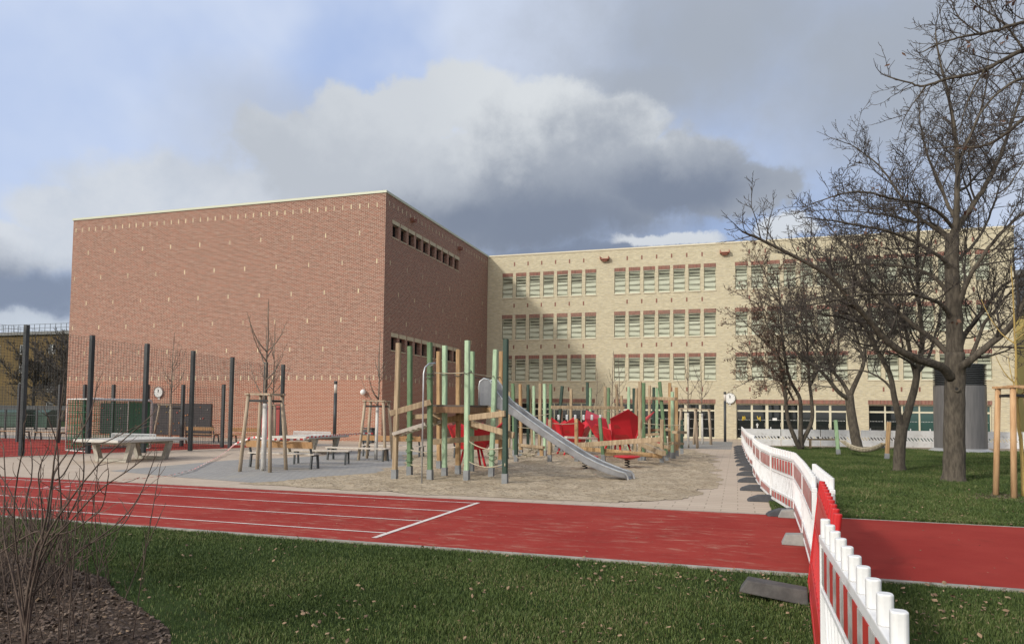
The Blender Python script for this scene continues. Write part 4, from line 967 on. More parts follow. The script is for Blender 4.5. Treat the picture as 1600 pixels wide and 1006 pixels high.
# ---------------------------------------------------------------- hammock, ventilation tower, timber rail
def hammock():
    pA, pB = G(1310, 710), G(1385.5, 717)
    for p, t, m, lab in ((pA, (1305.5, 656), 'green_soft', 'soft green leaning post at the left end of the hammock'), (pB, (1389, 659), 'wood_warm', 'orange brown leaning post at the right end of the hammock')):
        q = AY(*t, p.y); r_ = thing('hammock_post', p, lab, 'post', 'hammock posts'); post(r_, p, q, m, 0.16)
    a, c = AY(1312, 688, pA.y), AY(1387, 692, pB.y); root = thing('hammock', (a + c) / 2, 'pale rope net hammock slung between two posts on the lawn', 'hammock')
    b = MB(); n = 16; mdl = 9
    def pt(s, t):
        e = min(1, s / 0.12, (1 - s) / 0.12); side = Vector((0.12, 0.9, 0)) * (t - 0.5) * e * 0.8
        return a.lerp(c, s) + side + Vector((0, 0, -0.44 * 4 * s * (1 - s) + (abs(t - .5) * 2) ** 2 * 0.16 * e))
    for j in range(mdl): b.tube([pt(k / n, j / (mdl - 1)) for k in range(n + 1)], 0.020, 4)
    for k in range(2, n - 1): b.tube([pt(k / n, j / 6) for j in range(7)], 0.016, 4)
    b.build('net', 'rope', root, world=True)
    b = MB()
    for s in (0.12, 0.88): b.tube([pt(s, 0), pt(s, 1)], 0.03, 6)
    b.build('spreader_bar', 'wood_raw', root, world=True)
hammock()
def vent():
    c = G(1501, 704.5); r = 1.22
    root = thing('ventilation_tower', (c.x, c.y, 0), 'round grey steel ventilation tower with louvred top behind the big tree', 'ventilation tower')
    b = MB(); b.lathe((0, 0, 0), [(r, 0.15), (r, 3.45)], 48); b.build('shaft', mat('grey ribbed steel shaft', (0.20, 0.19, 0.19), (0.16, 0.155, 0.155), rough=0.5, metal=0.3, scale=8, stretch=(1, 1, 0.1)), root, smooth=False)
    b = MB()
    for k in range(11): z = 3.47 + k * 0.095; b.lathe((0, 0, z), [(r - 0.10, 0.0), (r + 0.005, 0.01), (r + 0.01, 0.035), (r - 0.10, 0.075)], 48)
    b.lathe((0, 0, 4.5), [(r - 0.1, 0), (r + 0.02, 0.01), (r + 0.02, 0.06), (r - .1, 0.08)], 48)
    b.build('louvre', mat('dark louvre steel', (0.09, 0.095, 0.10), rough=0.5, metal=0.3), root)
    b = MB(); b.lathe((0, 0, 0), [(r - 0.12, 3.4), (r - 0.12, 4.55)], 32); b.build('core', 'dark', root)
    b = MB(); b.lathe((0, 0, 0), [(r + 0.30, 0.0), (r + 0.26, 0.03), (r + 0.02, 0.16), (r - .05, 0.17)], 48); b.build('base_skirt', mat('bare steel skirt', (0.45, 0.46, 0.47), rough=0.4, metal=0.4), root, smooth=True)
vent()
root = thing('timber_rail', (4.3, 42.0, 0), 'low wooden rail on two short posts at the lawn edge by the many-stemmed tree', 'rail')
pa, pb_ = AY(1266, 698, 42.0), AY(1308, 698, 43.0)
for q in (pa, pb_): b = MB(); b.beam((q.x, q.y, -0.05), (q.x, q.y, 0.46), 0.12, 0.12); b.build('post', 'wood_raw', root, world=True)
b = MB(); b.beam((pa.x - .1, pa.y, 0.50), (pb_.x + .1, pb_.y, 0.50), 0.16, 0.08); b.build('rail', 'wood_raw', root, world=True)

# ---------------------------------------------------------------- far surroundings
def far_building(name, x0, x1, y0, y1, z, wallm, label, winx, winz, ww, wh, face='y', railing=False, roofm='roof'):
    root = thing(name, (x0, y0, 0), label, 'building')
    b = MB(); holes = [(x, x + ww, zz, zz + wh) for x in winx for zz in winz]
    wall_cells(b, lambda u, q, d: (u, y0 + d, q), x0, x1, 0, z, holes, 0.2, None)
    b.quad((x1, y0, 0), (x1, y1, 0), (x1, y1, z), (x1, y0, z)); b.quad((x0, y1, 0), (x0, y0, 0), (x0, y0, z), (x0, y1, z)); b.quad((x1, y1, 0), (x0, y1, 0), (x0, y1, z), (x1, y1, z))
    b.build('wall', wallm, root, world=True)
    b = MB(); b.b2((x0 - 0.4, y0 - 0.4, z + 0.004), (x1 + 0.4, y1 + 0.4, z + 0.5)); b.build('roof', roofm, root, world=True)
    for h in holes:
        f = MB(); t = 0.1
        f.b2((h[0], y0 + 0.12, h[2]), (h[0] + t, y0 + 0.19, h[3])); f.b2((h[1] - t, y0 + 0.12, h[2]), (h[1], y0 + 0.19, h[3])); f.b2((h[0] + t, y0 + 0.12, h[2]), (h[1] - t, y0 + 0.19, h[2] + t)); f.b2((h[0] + t, y0 + 0.12, h[3] - t), (h[1] - t, y0 + 0.19, h[3])); f.b2(((h[0] + h[1]) / 2 - .04, y0 + .12, h[2] + t), ((h[0] + h[1]) / 2 + .04, y0 + .19, h[3] - t))
        fo = f.build('window', 'white', root, world=True)
        p = MB(); p.quad((h[0], y0 + .18, h[2]), (h[1], y0 + .18, h[2]), (h[1], y0 + .18, h[3]), (h[0], y0 + .18, h[3])); p.build('pane', 'glass', fo, world=True)
    if railing:
        b = MB(); x = x0
        while x <= x1: b.beam((x, y0, z + .5), (x, y0, z + 1.7), 0.05, 0.05); x += 1.1
        for zz in (z + 1.1, z + 1.7): b.beam((x0, y0, zz), (x1, y0, zz), 0.05, 0.05)
        b.build('railing', 'wire', root, world=True)
    return root
far_building('apartment_building', -150, -80, 85, 97, 13.2, mat('shade-darkened ochre render', (0.13, 0.085, 0.028), (0.10, 0.068, 0.024), rough=0.9, scale=0.4), 'ochre yellow apartment block with roof railing beyond the ball court', [-146, -140, -134, -128, -122, -114.6, -109, -103, -97, -91, -85], [1.2, 4.2, 7.2, 10.2], 1.5, 1.5, railing=True)  # wall colour darkened to carry the shade and tree cover
yr = mat('yellow render', (0.66, 0.50, 0.16), (0.60, 0.45, 0.14), rough=0.9, scale=0.4)
far_building('apartment_building', 23.3, 60, 68, 80, 10.9, yr, 'bright yellow building at the right edge behind the school', [25.2, 29, 33, 37, 41], [1.2, 4.4, 7.6], 1.5, 1.6)
far_building('chimney_block', 24.2, 27.5, 80.5, 84, 15.6, mat('dark slate cladding', (0.05, 0.055, 0.065), rough=0.7), 'dark block rising behind the yellow building', [], [], 1, 1)
# dark boundary fence, containers and car to the far left
root = thing('boundary_fence', (-70, 40, 0), 'dark horizontal rail fence beyond the ball court', 'fence')
b = MB(); b.beam((-75, 38.0, 1.75), (-44.2, 41.0, 1.75), 0.08, 0.30); b.beam((-75, 38.0, 1.2), (-44.2, 41.0, 1.2), 0.04, 0.05); b.build('rail', 'post_black', root, world=True)
for k in range(12): x = -75 + k * 2.8; b = MB(); b.beam((x, 38 + k * .272, 0), (x, 38 + k * .272, 1.9), 0.1, 0.1); b.build('post', 'post_black', root, world=True)
def container(u, y, w, m, label):
    p = AY(u, 690, y); root = thing('waste_container', (p.x, y, 0), label, 'container')
    b = MB(); b.b2((0, 0, 0.16), (w, 1.3, 1.35)); b.b2((-.05, -.05, 1.1), (w + .05, 0.0, 1.2)); b.build('body', m, root, bevel=0.04)
    b = MB(); b.add([(-.03, -.04, 1.36), (w + .03, -.04, 1.36), (w + .03, 1.34, 1.36), (-.03, 1.34, 1.36), (0, .5, 1.62), (w, .5, 1.62), (w, 1.2, 1.62), (0, 1.2, 1.62)], [(3, 2, 1, 0), (4, 5, 6, 7), (0, 1, 5, 4), (1, 2, 6, 5), (2, 3, 7, 6), (3, 0, 4, 7)]); b.build('lid', m, root)
    for sx in (0.2, w - 0.2):
        b = MB(); b.tube([(sx, 0.1, .09), (sx, 0.18, .09)], 0.09, 10); b.build('wheel', 'black', root)
gm = mat('dark green plastic', (0.03, 0.07, 0.05), rough=0.5)
container(-8, 42.5, 2.6, gm, 'dark green waste container at the left edge of the picture'); container(48, 43.5, 1.6, gm, 'dark green waste container left of the parked car')
def car():
    root = thing('parked_car', (-54.2, 47.5, 0), 'black parked estate car partly hidden by the ball court fence', 'car')
    pr = [(0, 0.35), (0.05, 0.75), (0.55, 0.92), (1.05, 1.0), (1.75, 1.44), (3.3, 1.48), (4.25, 1.12), (4.45, 0.95), (4.5, 0.4), (4.3, 0.25), (0.2, 0.25)]
    b = MB(); n = len(pr); ys = [(0.0, 0.0), (0.12, 1)]
    vs = [(x, 0.0 + (0.16 if z > 1.02 else 0.0), z) for x, z in pr] + [(x, 1.75 - (0.16 if z > 1.02 else 0.0), z) for x, z in pr]
    b.add(vs, [tuple(range(n)), tuple(range(n, 2 * n))[::-1]] + [(i, n + i, n + (i + 1) % n, (i + 1) % n) for i in range(n)]); b.build('body', mat('black car paint', (0.012, 0.013, 0.018), rough=0.15, spec=0.7), root, bevel=0.05)
    b = MB(); b.quad((1.35, 0.08, 1.04), (3.7, 0.08, 1.06), (3.2, 0.135, 1.38), (1.85, 0.135, 1.36)); b.build('window', 'glass', root)
    for x in (0.85, 3.6):
        for y in (-0.01, 1.56):
            w = MB(); w.tube([(x, y, 0.32), (x, y + 0.2, 0.32)], 0.32, 20); wo = w.build('wheel', 'black', root); w = MB(); w.tube([(x, y - 0.01, 0.32), (x, y, 0.32)], 0.18, 14); w.build('rim', 'galv', wo)
    for x in (0.0,):
        for y in (0.1, 1.35): w = MB(); w.b2((x + 0.02, y, 0.62), (x + 0.12, y + 0.3, 0.76)); w.build('headlight', 'lampglass', root)
    w = MB(); w.b2((-0.02, 0.6, 0.45), (0.0, 1.1, 0.56)); w.build('number_plate', 'white', root)
car()

# ---------------------------------------------------------------- trees
def smooth_path(pts, n=3):
    out = []
    for i in range(len(pts) - 1):
        p0 = pts[max(i - 1, 0)]; p1, p2 = pts[i], pts[i + 1]; p3 = pts[min(i + 2, len(pts) - 1)]
        for k in range(n):
            t = k / n; out.append(0.5 * ((2 * p1) + (p2 - p0) * t + (2 * p0 - 5 * p1 + 4 * p2 - p3) * t * t + (3 * p1 - p0 - 3 * p2 + p3) * t ** 3))
    out.append(pts[-1]); return out
class Tree:
    def __init__(s, seed, mtrunk='bark', mtwig='twig', rmin=0.006, density=1.0, leaf=0.0, up=0.12):
        s.r = random.Random(seed); s.T = MB(); s.C = MB(); s.Lf = MB(); s.rmin = rmin; s.den = density; s.leaf = leaf; s.up = up
        s.mt, s.mc = mtrunk, mtwig
    def limb(s, pts, r0, r1, n=8, start=0.15, length=1.7, lvl=1, flare=False):
        r = s.r; path = smooth_path(pts, 4); m = len(path)
        path = [p + Vector((r.gauss(0, 1), r.gauss(0, 1), r.gauss(0, 1))) * (r0 * (0.10 if r0 < .12 else 0.025)) if 0 < i < m - 1 else p for i, p in enumerate(path)]
        rad = [r0 + (r1 - r0) * (i / (m - 1)) ** 0.85 for i in range(m)]
        if flare: rad[0] *= 1.45; rad[1] *= 1.12
        s.T.tube(path, rad, n)
        if length > 0: s.spawn(path, rad, start, length, lvl)
    def spawn(s, path, rad, start, length, lvl):
        r = s.r; tot = sum((b - a).length for a, b in zip(path, path[1:])); acc = 0
        step = {1: 0.30, 2: 0.17, 3: 0.10}[lvl] / s.den; nxt = tot * start + r.uniform(0, step); side = r.choice((-1, 1))
        for i in range(len(path) - 1):
            a, b = path[i], path[i + 1]; L = (b - a).length
            while nxt <= acc + L:
                f = (nxt - acc) / max(L, 1e-6); p = a.lerp(b, f); d = (b - a).normalized(); q = nxt / tot
                rv = Vector((r.gauss(0, 1), r.gauss(0, 1), r.gauss(0, 1) * 0.8)); rv = (rv - d * rv.dot(d)).normalized()
                nd = (d * r.uniform(0.4, 1.0) + rv * r.uniform(0.6, 1.0) + Vector((0, 0, s.up))).normalized()
                ln = length * r.uniform(0.45, 1.1) * (1.0 - 0.5 * q)
                s.twig(p, nd, ln, max(s.rmin, min(rad[i] * 0.45, 0.012 * ln + s.rmin)), lvl + 1)
                nxt += step * r.uniform(0.6, 1.5)
            acc += L
        if lvl <= 2: 
            e = path[-1]; d = (path[-1] - path[-2]).normalized(); s.twig(e, d, length * 0.35, max(s.rmin, rad[-1]), lvl + 1)
    def twig(s, p, d, L, r0, lvl):
        r = s.r; n = 5 if lvl == 2 else 4 if lvl == 3 else 3; pts = [p]; dd = d.copy()
        for k in range(n):
            dd = (dd + Vector((r.gauss(0, .20), r.gauss(0, .20), r.gauss(0, .17) + s.up * 0.5))).normalized(); pts.append(pts[-1] + dd * (L / n))
        rad = [r0 + (s.rmin * 0.6 - r0) * k / n for k in range(n + 1)]
        s.C.tube(pts, rad, 4 if lvl == 2 else 3, cap=False)
        if lvl < 4 and L > 0.22: s.spawn(pts, rad, 0.15, L * 0.52, min(lvl, 3) if lvl < 3 else 3)
        if s.leaf and lvl >= 3 and r.random() < s.leaf:
            for _ in range(r.randint(1, 4)):
                c = pts[-1] + Vector((r.gauss(0, .06), r.gauss(0, .06), r.gauss(0, .06))); u = Vector((r.gauss(0, 1), r.gauss(0, 1), r.gauss(0, 1))).normalized() * 0.055; w = u.orthogonal().normalized() * 0.04
                s.Lf.add([c - u, c + w + u * .2, c + u, c - w + u * .2], [(0, 1, 2, 3)])
    def done(s, name, base, label, cat='tree', group=None):
        root = thing(name, base, label, cat, group)
        s.T.build('trunk', s.mt, root, smooth=True, world=True)
        s.C.build('crown', s.mc, root, smooth=False, world=True)
        if s.Lf.v: s.Lf.build('dry_leaves', 'leaf', root, world=True)
        return root
def trace(px, dep, d0=0.0, d1=0.0, wig=0.0):
    n = len(px); return [AD(u, v, dep + d0 + (d1 - d0) * i / (n - 1)) for i, (u, v) in enumerate(px)]

# big tree on the lawn
b1 = G(1490, 752); D1 = depth_of(b1)
t = Tree(11, rmin=0.0075, density=1.35, leaf=0.003)
t.limb(trace([(1490, 756), (1491, 720), (1491, 660), (1492, 600), (1492, 550)], D1), 0.29, 0.245, 14, length=0, flare=True)
t.limb(trace([(1492, 556), (1491, 500), (1488, 440), (1487, 400), (1489, 365)], D1), 0.225, 0.165, 12, length=0)
for px, r0, r1, a, c in [
    ([(1486, 590), (1470, 573), (1434, 561), (1394, 540), (1361, 503), (1328, 468), (1294, 430), (1232, 396), (1188, 374), (1160, 362)], 0.135, 0.022, -.1, -2.4),
    ([(1487, 560), (1470, 540), (1445, 521), (1412, 495), (1379, 470), (1331, 440), (1287, 421), (1240, 402)], 0.095, 0.018, 0, 1.2),
    ([(1487, 500), (1474, 478), (1456, 468), (1430, 460), (1412, 459), (1346, 461), (1290, 472), (1240, 480)], 0.07, 0.016, 0, -1.8),
    ([(1487, 470), (1474, 447), (1452, 429), (1426, 419), (1397, 415), (1338, 413), (1280, 424), (1225, 440)], 0.07, 0.015, 0, 1.5),
    ([(1489, 430), (1480, 412), (1467, 400), (1434, 380), (1390, 362), (1340, 352), (1300, 345), (1262, 340)], 0.07, 0.014, 0, -1.0),
    ([(1496, 605), (1502, 575), (1513, 565), (1544, 540), (1578, 510), (1600, 472), (1640, 405), (1670, 350)], 0.14, 0.03, 0, -1.5),
    ([(1493, 570), (1500, 540), (1508, 521), (1537, 484), (1566, 448), (1600, 426), (1650, 398)], 0.10, 0.02, 0, 1.5),
    ([(1512, 572), (1522, 547), (1537, 507), (1556, 484), (1574, 462), (1600, 444), (1640, 420)], 0.065, 0.016, 0, 0.6),
    ([(1490, 500), (1502, 466), (1513, 436), (1526, 415), (1552, 378), (1581, 348), (1610, 325), (1650, 290)], 0.085, 0.018, 0, -1.2),
    ([(1489, 425), (1500, 403), (1522, 382), (1541, 350), (1556, 310), (1566, 270)], 0.06, 0.014, 0, 1.4),
    ([(1488, 390), (1480, 372), (1462, 358), (1428, 334), (1400, 296), (1373, 258), (1329, 226)], 0.075, 0.014, 0, 0.8),
    ([(1489, 372), (1500, 350), (1522, 318), (1547, 278), (1565, 238), (1579, 199), (1600, 131), (1622, 70)], 0.10, 0.018, 0, 1.0),
    ([(1489, 372), (1494, 340), (1496, 278), (1494, 230), (1484, 159), (1468, 91), (1462, 50)], 0.10, 0.014, 0, -.6),
    ([(1492, 340), (1480, 318), (1470, 290), (1452, 250), (1440, 205), (1436, 168)], 0.06, 0.012, 0, 0.8),
    ([(1496, 260), (1510, 225), (1528, 185), (1540, 140), (1544, 95)], 0.05, 0.012, 0, -1.2),
    ([(1492, 360), (1470, 335), (1440, 318), (1400, 312), (1350, 300), (1310, 305), (1270, 318)], 0.055, 0.012, 0, -1.8),
    ([(1490, 380), (1462, 352), (1420, 345), (1380, 335), (1330, 330), (1290, 328)], 0.045, 0.012, 0, 2.0),
    ([(1496, 300), (1512, 290), (1530, 270), (1560, 250), (1600, 240)], 0.045, 0.012, 0, 2.0)]:
    t.limb(trace(px, D1, a, c), r0, r1, 8, start=0.18, length=2.5)
root = t.done('bare_tree', (b1.x, b1.y, 0), 'large leafless tree with straight grey trunk on the lawn before the ventilation tower', group='bare trees on the lawn')
kn = AD(1495, 607.5, D1 - 0.27); bk = MB(); dvec = (EYE - kn).normalized(); bk.tube([kn - dvec * 0.03, kn + dvec * 0.03], 0.075, 12); bk.tube([kn + dvec * 0.028, kn + dvec * 0.034], 0.04, 10, mi=1); bk.build('knot', ['bark', 'dark'], root, smooth=False, world=True)

# forked tree in the middle
b2_ = G(1405, 735); D2 = depth_of(b2_)
t = Tree(23, rmin=0.0075, density=1.5)
t.limb(trace([(1405, 738), (1405, 712), (1407, 688), (1410, 664)], D2), 0.185, 0.175, 12, length=0, flare=True)
t.limb(trace([(1409, 668), (1404, 650), (1398, 624), (1390, 584), (1364, 536), (1349, 506), (1318, 470), (1290, 440)], D2), 0.125, 0.03, 8, start=.3, length=2.3)
t.limb(trace([(1411, 668), (1419, 642), (1430, 602), (1434, 573), (1441, 536), (1438, 495), (1434, 440), (1434, 367), (1437, 300)], D2), 0.15, 0.025, 10, start=.3, length=2.3)
for px, r0, r1, a, c in [([(1431, 590), (1424, 560), (1412, 506), (1380, 462), (1346, 425), (1318, 385), (1300, 360)], 0.08, 0.016, 0, 1.2), ([(1432, 575), (1420, 565), (1396, 552), (1370, 548), (1340, 540)], 0.05, 0.014, 0, -1),
    ([(1436, 580), (1450, 560), (1462, 520), (1470, 480), (1474, 430)], 0.06, 0.014, 0, 1.4), ([(1438, 480), (1424, 440), (1410, 400), (1392, 360), (1380, 320)], 0.05, 0.012, 0, -1), ([(1395, 610), (1378, 592), (1352, 580), (1320, 578), (1290, 585)], 0.045, 0.012, 0, 1),
    ([(1370, 545), (1360, 510), (1358, 470), (1350, 430), (1345, 390)], 0.05, 0.012, 0, .5), ([(1436, 440), (1446, 400), (1460, 365), (1472, 330)], 0.04, 0.012, 0, -.8)]:
    t.limb(trace(px, D2, a, c), r0, r1, 7, start=.2, length=2.2)
t.done('bare_tree', (b2_.x, b2_.y, 0), 'leafless tree whose short trunk forks low, left of the largest tree', group='bare trees on the lawn')

# leaning tree further back
b3_ = AY(1338, 697, 39.5); D3 = depth_of(b3_)
t = Tree(31, rmin=0.010, density=1.6)
t.limb(trace([(1340, 701), (1338, 690), (1331, 653), (1327, 617)], D3), 0.27, 0.20, 10, length=0, flare=True)
for px, r0, r1, a, c in [([(1328, 624), (1310, 612), (1287, 584), (1261, 565), (1240, 545), (1215, 520)], 0.13, 0.025, 0, -1), ([(1327, 618), (1318, 600), (1302, 580), (1287, 547), (1270, 510), (1255, 475)], 0.12, 0.025, 0, 1.5),
    ([(1328, 618), (1338, 595), (1349, 569), (1353, 536), (1372, 506), (1390, 470), (1400, 430)], 0.14, 0.025, 0, 0), ([(1350, 566), (1340, 530), (1330, 490), (1325, 450), (1318, 410)], 0.08, 0.02, 0, 1), ([(1302, 580), (1310, 545), (1306, 505), (1300, 460), (1296, 425)], 0.07, 0.018, 0, -1), ([(1352, 545), (1375, 530), (1400, 520), (1425, 505)], 0.06, 0.018, 0, 1),
    ([(1290, 570), (1265, 530), (1240, 500), (1215, 470), (1190, 450)], 0.06, 0.016, 0, 0)]:
    t.limb(trace(px, D3, a, c), r0, r1, 7, start=.2, length=2.5)
t.done('bare_tree', (b3_.x, b3_.y, 0), 'leaning leafless tree behind the hammock', group='bare trees on the lawn')

# many-stemmed tree with brown leaves
b4_ = AY(1253, 698, 40.5); D4 = depth_of(b4_)
t = Tree(41, rmin=0.009, density=1.65, leaf=0.08, mtwig='twig_brown')
for px, r0, r1, a, c in [([(1250, 701), (1244, 689), (1231, 654), (1226, 604), (1222, 582), (1210, 540), (1196, 500), (1186, 460)], 0.14, 0.025, 0, -1.2), ([(1251, 700), (1251, 685), (1251, 647), (1249, 621), (1236, 597), (1229, 571), (1222, 520), (1218, 470), (1214, 430)], 0.15, 0.025, 0, .4),
    ([(1253, 700), (1253, 691), (1268, 658), (1268, 626), (1264, 593), (1262, 560), (1260, 510), (1256, 460), (1254, 415)], 0.14, 0.025, 0, 1.2), ([(1240, 625), (1225, 600), (1205, 590), (1180, 590), (1160, 600)], 0.06, 0.016, 0, -.8), ([(1226, 600), (1205, 575), (1180, 560), (1155, 550)], 0.06, 0.016, 0, .6),
    ([(1229, 571), (1205, 545), (1180, 520), (1155, 495)], 0.06, 0.016, 0, -1), ([(1222, 520), (1200, 490), (1175, 470), (1155, 460)], 0.05, 0.016, 0, 1), ([(1266, 600), (1285, 565), (1300, 530), (1310, 490), (1315, 450)], 0.07, 0.018, 0, .6), ([(1262, 550), (1245, 510), (1236, 470), (1230, 425)], 0.06, 0.016, 0, -1.2), ([(1216, 470), (1200, 440), (1188, 415), (1180, 395)], 0.04, 0.014, 0, 0), ([(1264, 590), (1280, 580), (1300, 575), (1325, 560)], 0.05, 0.014, 0, -1)]:
    t.limb(trace(px, D4, a, c), r0, r1, 7, start=.3, length=2.3)
t.done('oak_tree', (b4_.x, b4_.y, 0), 'many-stemmed tree still holding brown leaves beside the end of the paving', group='bare trees on the lawn')

# nearer tree whose trunk stands right of the picture, its boughs reaching in
t = Tree(51, rmin=0.0055, density=2.3, leaf=0.01)
bt = AD(1800, 860, 11.5); DT = 11.5; bt.z = 0
top = AD(1790, 120, DT)
t.limb([bt, bt.lerp(top, .3) + Vector((.05, 0, 0)), bt.lerp(top, .65), top, AD(1780, -120, DT)], 0.24, 0.09, 12, length=0, flare=True)
for px, r0, r1, a, c in [([(1788, 150), (1740, 90), (1670, 70), (1600, 79), (1567, 95), (1528, 113), (1480, 123), (1444, 135), (1424, 131), (1388, 120)], 0.055, 0.010, 0, 0.3),
    ([(1788, 120), (1730, 40), (1660, 18), (1600, 34), (1547, 50), (1508, 57), (1470, 68), (1440, 82)], 0.045, 0.008, 0, -.6), ([(1788, 260), (1720, 160), (1660, 118), (1600, 122), (1560, 145), (1530, 180), (1510, 225)], 0.045, 0.009, 0, -.8),
    ([(1788, 320), (1720, 230), (1660, 180), (1610, 180), (1567, 212), (1530, 230), (1500, 228), (1470, 232)], 0.055, 0.010, 0, .5), ([(1600, 79), (1580, 50), (1560, 30), (1530, 10), (1500, -15)], 0.02, 0.006, 0, .2), ([(1660, 18), (1630, 0), (1590, -10), (1560, 0), (1520, 12)], 0.025, 0.006, 0, -.3),
    ([(1788, 180), (1740, 150), (1690, 150), (1640, 200), (1600, 255), (1570, 300)], 0.03, 0.007, 0, -.4), ([(1540, 108), (1520, 140), (1505, 180), (1500, 215)], 0.018, 0.006, 0, .3), ([(1445, 135), (1436, 150), (1424, 165), (1415, 180)], 0.014, 0.005, 0, .1), ([(1530, 52), (1500, 30), (1486, 0)], 0.014, 0.005, 0, .1)]:
    t.limb(trace(px, DT, a, c), r0, r1, 7, start=.10, length=1.05)
t.done('bare_tree', bt, 'nearer leafless tree right of the picture with dark boughs against the sky', group='bare trees on the lawn')

# ---------------------------------------------------------------- young trees in stake guards
def guard(c, h, half_b, half_t, label, m='wood_stake', rs=0.045, n=4, top=True, rot=0.0, single=False):
    c = Vector((c[0], c[1], 0)); root = thing('tree_stakes', c, label, 'tree stakes', 'stake frames around young trees')
    tp = []
    for k in range(n):
        a = rot + math.pi / 4 + k * 2 * math.pi / n; p = Vector((math.cos(a), math.sin(a), 0)) * half_b * 1.414; q = Vector((math.cos(a), math.sin(a), 0)) * half_t * 1.414 + Vector((0, 0, h)); tp.append(q)
        b = MB(); b.tube([p - Vector((0, 0, .1)), p.lerp(q, .5), q], [rs, rs * .97, rs * .93], 9); b.build('stake', m, root, smooth=True)
    if top:
        for k in range(n):
            p, q = tp[k], tp[(k + 1) % n]; d = (q - p).normalized() * rs * 1.6
            b = MB(); b.beam(p - d + Vector((0, 0, 0.03)), q + d + Vector((0, 0, 0.03)), 0.11, 0.05 if k % 2 else 0.058); b.build('rail', m, root)
    b = MB(); z = Vector((0, 0, -0.16))
    for k in range(n): b.beam(tp[k] + z, tp[(k + 1) % n] + z, 0.02, 0.06)
    b.build('strap', 'black', root)
def young(seed, c, h, label, limbs=9, spread=0.9, white=1.9, mt='twig_grey', mc='twig', r0=0.05, rmin=0.004, den=1.0, group='young staked trees'):
    t = Tree(seed, mtrunk=mt, mtwig=mc, rmin=rmin, density=den, up=0.25); r = t.r; c = Vector((c[0], c[1], 0))
    lean = Vector((r.uniform(-.1, .1), r.uniform(-.1, .1), 0))
    pts = [c + lean * (k / 5) + Vector((r.gauss(0, .02), r.gauss(0, .02), h * k / 5)) for k in range(6)]
    t.limb(pts, r0, 0.010, 8, start=0.45, length=0.35)
    for k in range(limbs):
        z = h * r.uniform(0.42, 0.72); a = k * 2.4 + r.uniform(-.4, .4); L = spread * r.uniform(0.5, 1.0); p = c + lean * z / h + Vector((0, 0, z)); d = Vector((math.cos(a), math.sin(a), 0))
        t.limb([p, p + d * L * .4 + Vector((0, 0, L * .35)), p + d * L * .75 + Vector((0, 0, L * .9)), p + d * L + Vector((0, 0, L * 1.5))], r0 * 0.36, 0.006, 5, start=.2, length=0.42 * spread)
    root = t.done('young_tree', c, label, 'tree', group)
    if white: b = MB(); b.tube([c, c + lean * white / h + Vector((0, 0, white))], [r0 * 1.25, r0 * 1.1], 10); b.build('trunk_paint', 'whitewash', root, smooth=True, world=True)
g1 = (-13.12, 17.78); g3 = (-12.6, 23.6); g2 = G(425, 694.5); g4 = G(265, 693.5)
young(61, g1, 4.9, 'young bare tree with white painted trunk in the stake frame nearest the track', 10, 0.75, 1.95, r0=0.06, rmin=0.0055, den=1.3)
guard(g1, 2.18, 0.47, 0.34, 'square stake frame around the young tree nearest the track', rs=0.055, rot=0.12)
young(62, g3, 4.6, 'young bare tree with white painted trunk near the hall corner', 8, 0.6, 1.95, rmin=0.006, den=1.1)
guard(g3, 2.1, 0.50, 0.34, 'square stake frame around the young tree near the hall corner', rs=0.055, rot=0.2)
young(63, (g2.x, g2.y), 6.2, 'slim young tree behind the first staked tree', 9, 0.9, 0, rmin=0.008, den=1.0)
guard((g2.x, g2.y), 2.0, 0.55, 0.36, 'stake frame in front of the dark red door', rs=0.06)
young(64, (g4.x, g4.y), 5.6, 'slim young tree below the hall clock behind the court fence', 9, 0.9, 0, rmin=0.008, den=1.0)
guard((g4.x, g4.y), 1.95, 0.55, 0.36, 'stake frame behind the table tennis net at the court', rs=0.055, n=4)
young(65, (-2.5, 39.4), 5.0, 'young bare tree in stakes on the grey paving patch', 8, 0.8, 1.9, rmin=0.008, den=0.9)
guard((-2.5, 39.4), 2.05, 0.48, 0.36, 'pale stake frame on the near half of the grey paving patch', rs=0.055)
young(66, (-2.0, 44.7), 5.2, 'young bare tree behind the staked one on the grey paving patch', 8, 0.8, 1.9, rmin=0.009, den=0.9)
guard((-2.0, 44.7), 2.05, 0.5, 0.38, 'pale stake frame on the far half of the grey paving patch', rs=0.07)
for i, (u, z) in enumerate(((955, 4.6), (967, 4.3), (935, 3.9))):
    p = AY(u, 690, 33 + i); young(70 + i, (p.x, p.y), z, ('thin sapling left of the tall wooden posts', 'thin sapling just right of its twin behind the red shell', 'thin sapling behind the dark green post')[i], 5, 0.45, 0, rmin=0.007, den=0.7, r0=0.035)
gR = (6.02, 18.65)
young(67, gR, 5.2, 'young tree in orange stakes at the right edge with yellow twigs', 7, 0.8, 0, mt=mat('yellow bark', (0.42, 0.30, 0.09), (0.34, 0.24, 0.08)), mc='twig_brown', r0=0.05, rmin=0.005, den=0.9)
guard(gR, 2.42, 0.365, 0.30, 'fresh orange stake frame at the right edge of the lawn', m='wood_orange', rs=0.064, rot=0.18)
sheet('mulch_ring', [(gR[0] + 0.95 * math.cos(a) * (1 + .08 * math.sin(5 * a)), gR[1] + 0.85 * math.sin(a)) for a in [k * math.pi / 12 for k in range(24)]], 0.004, 'soil')

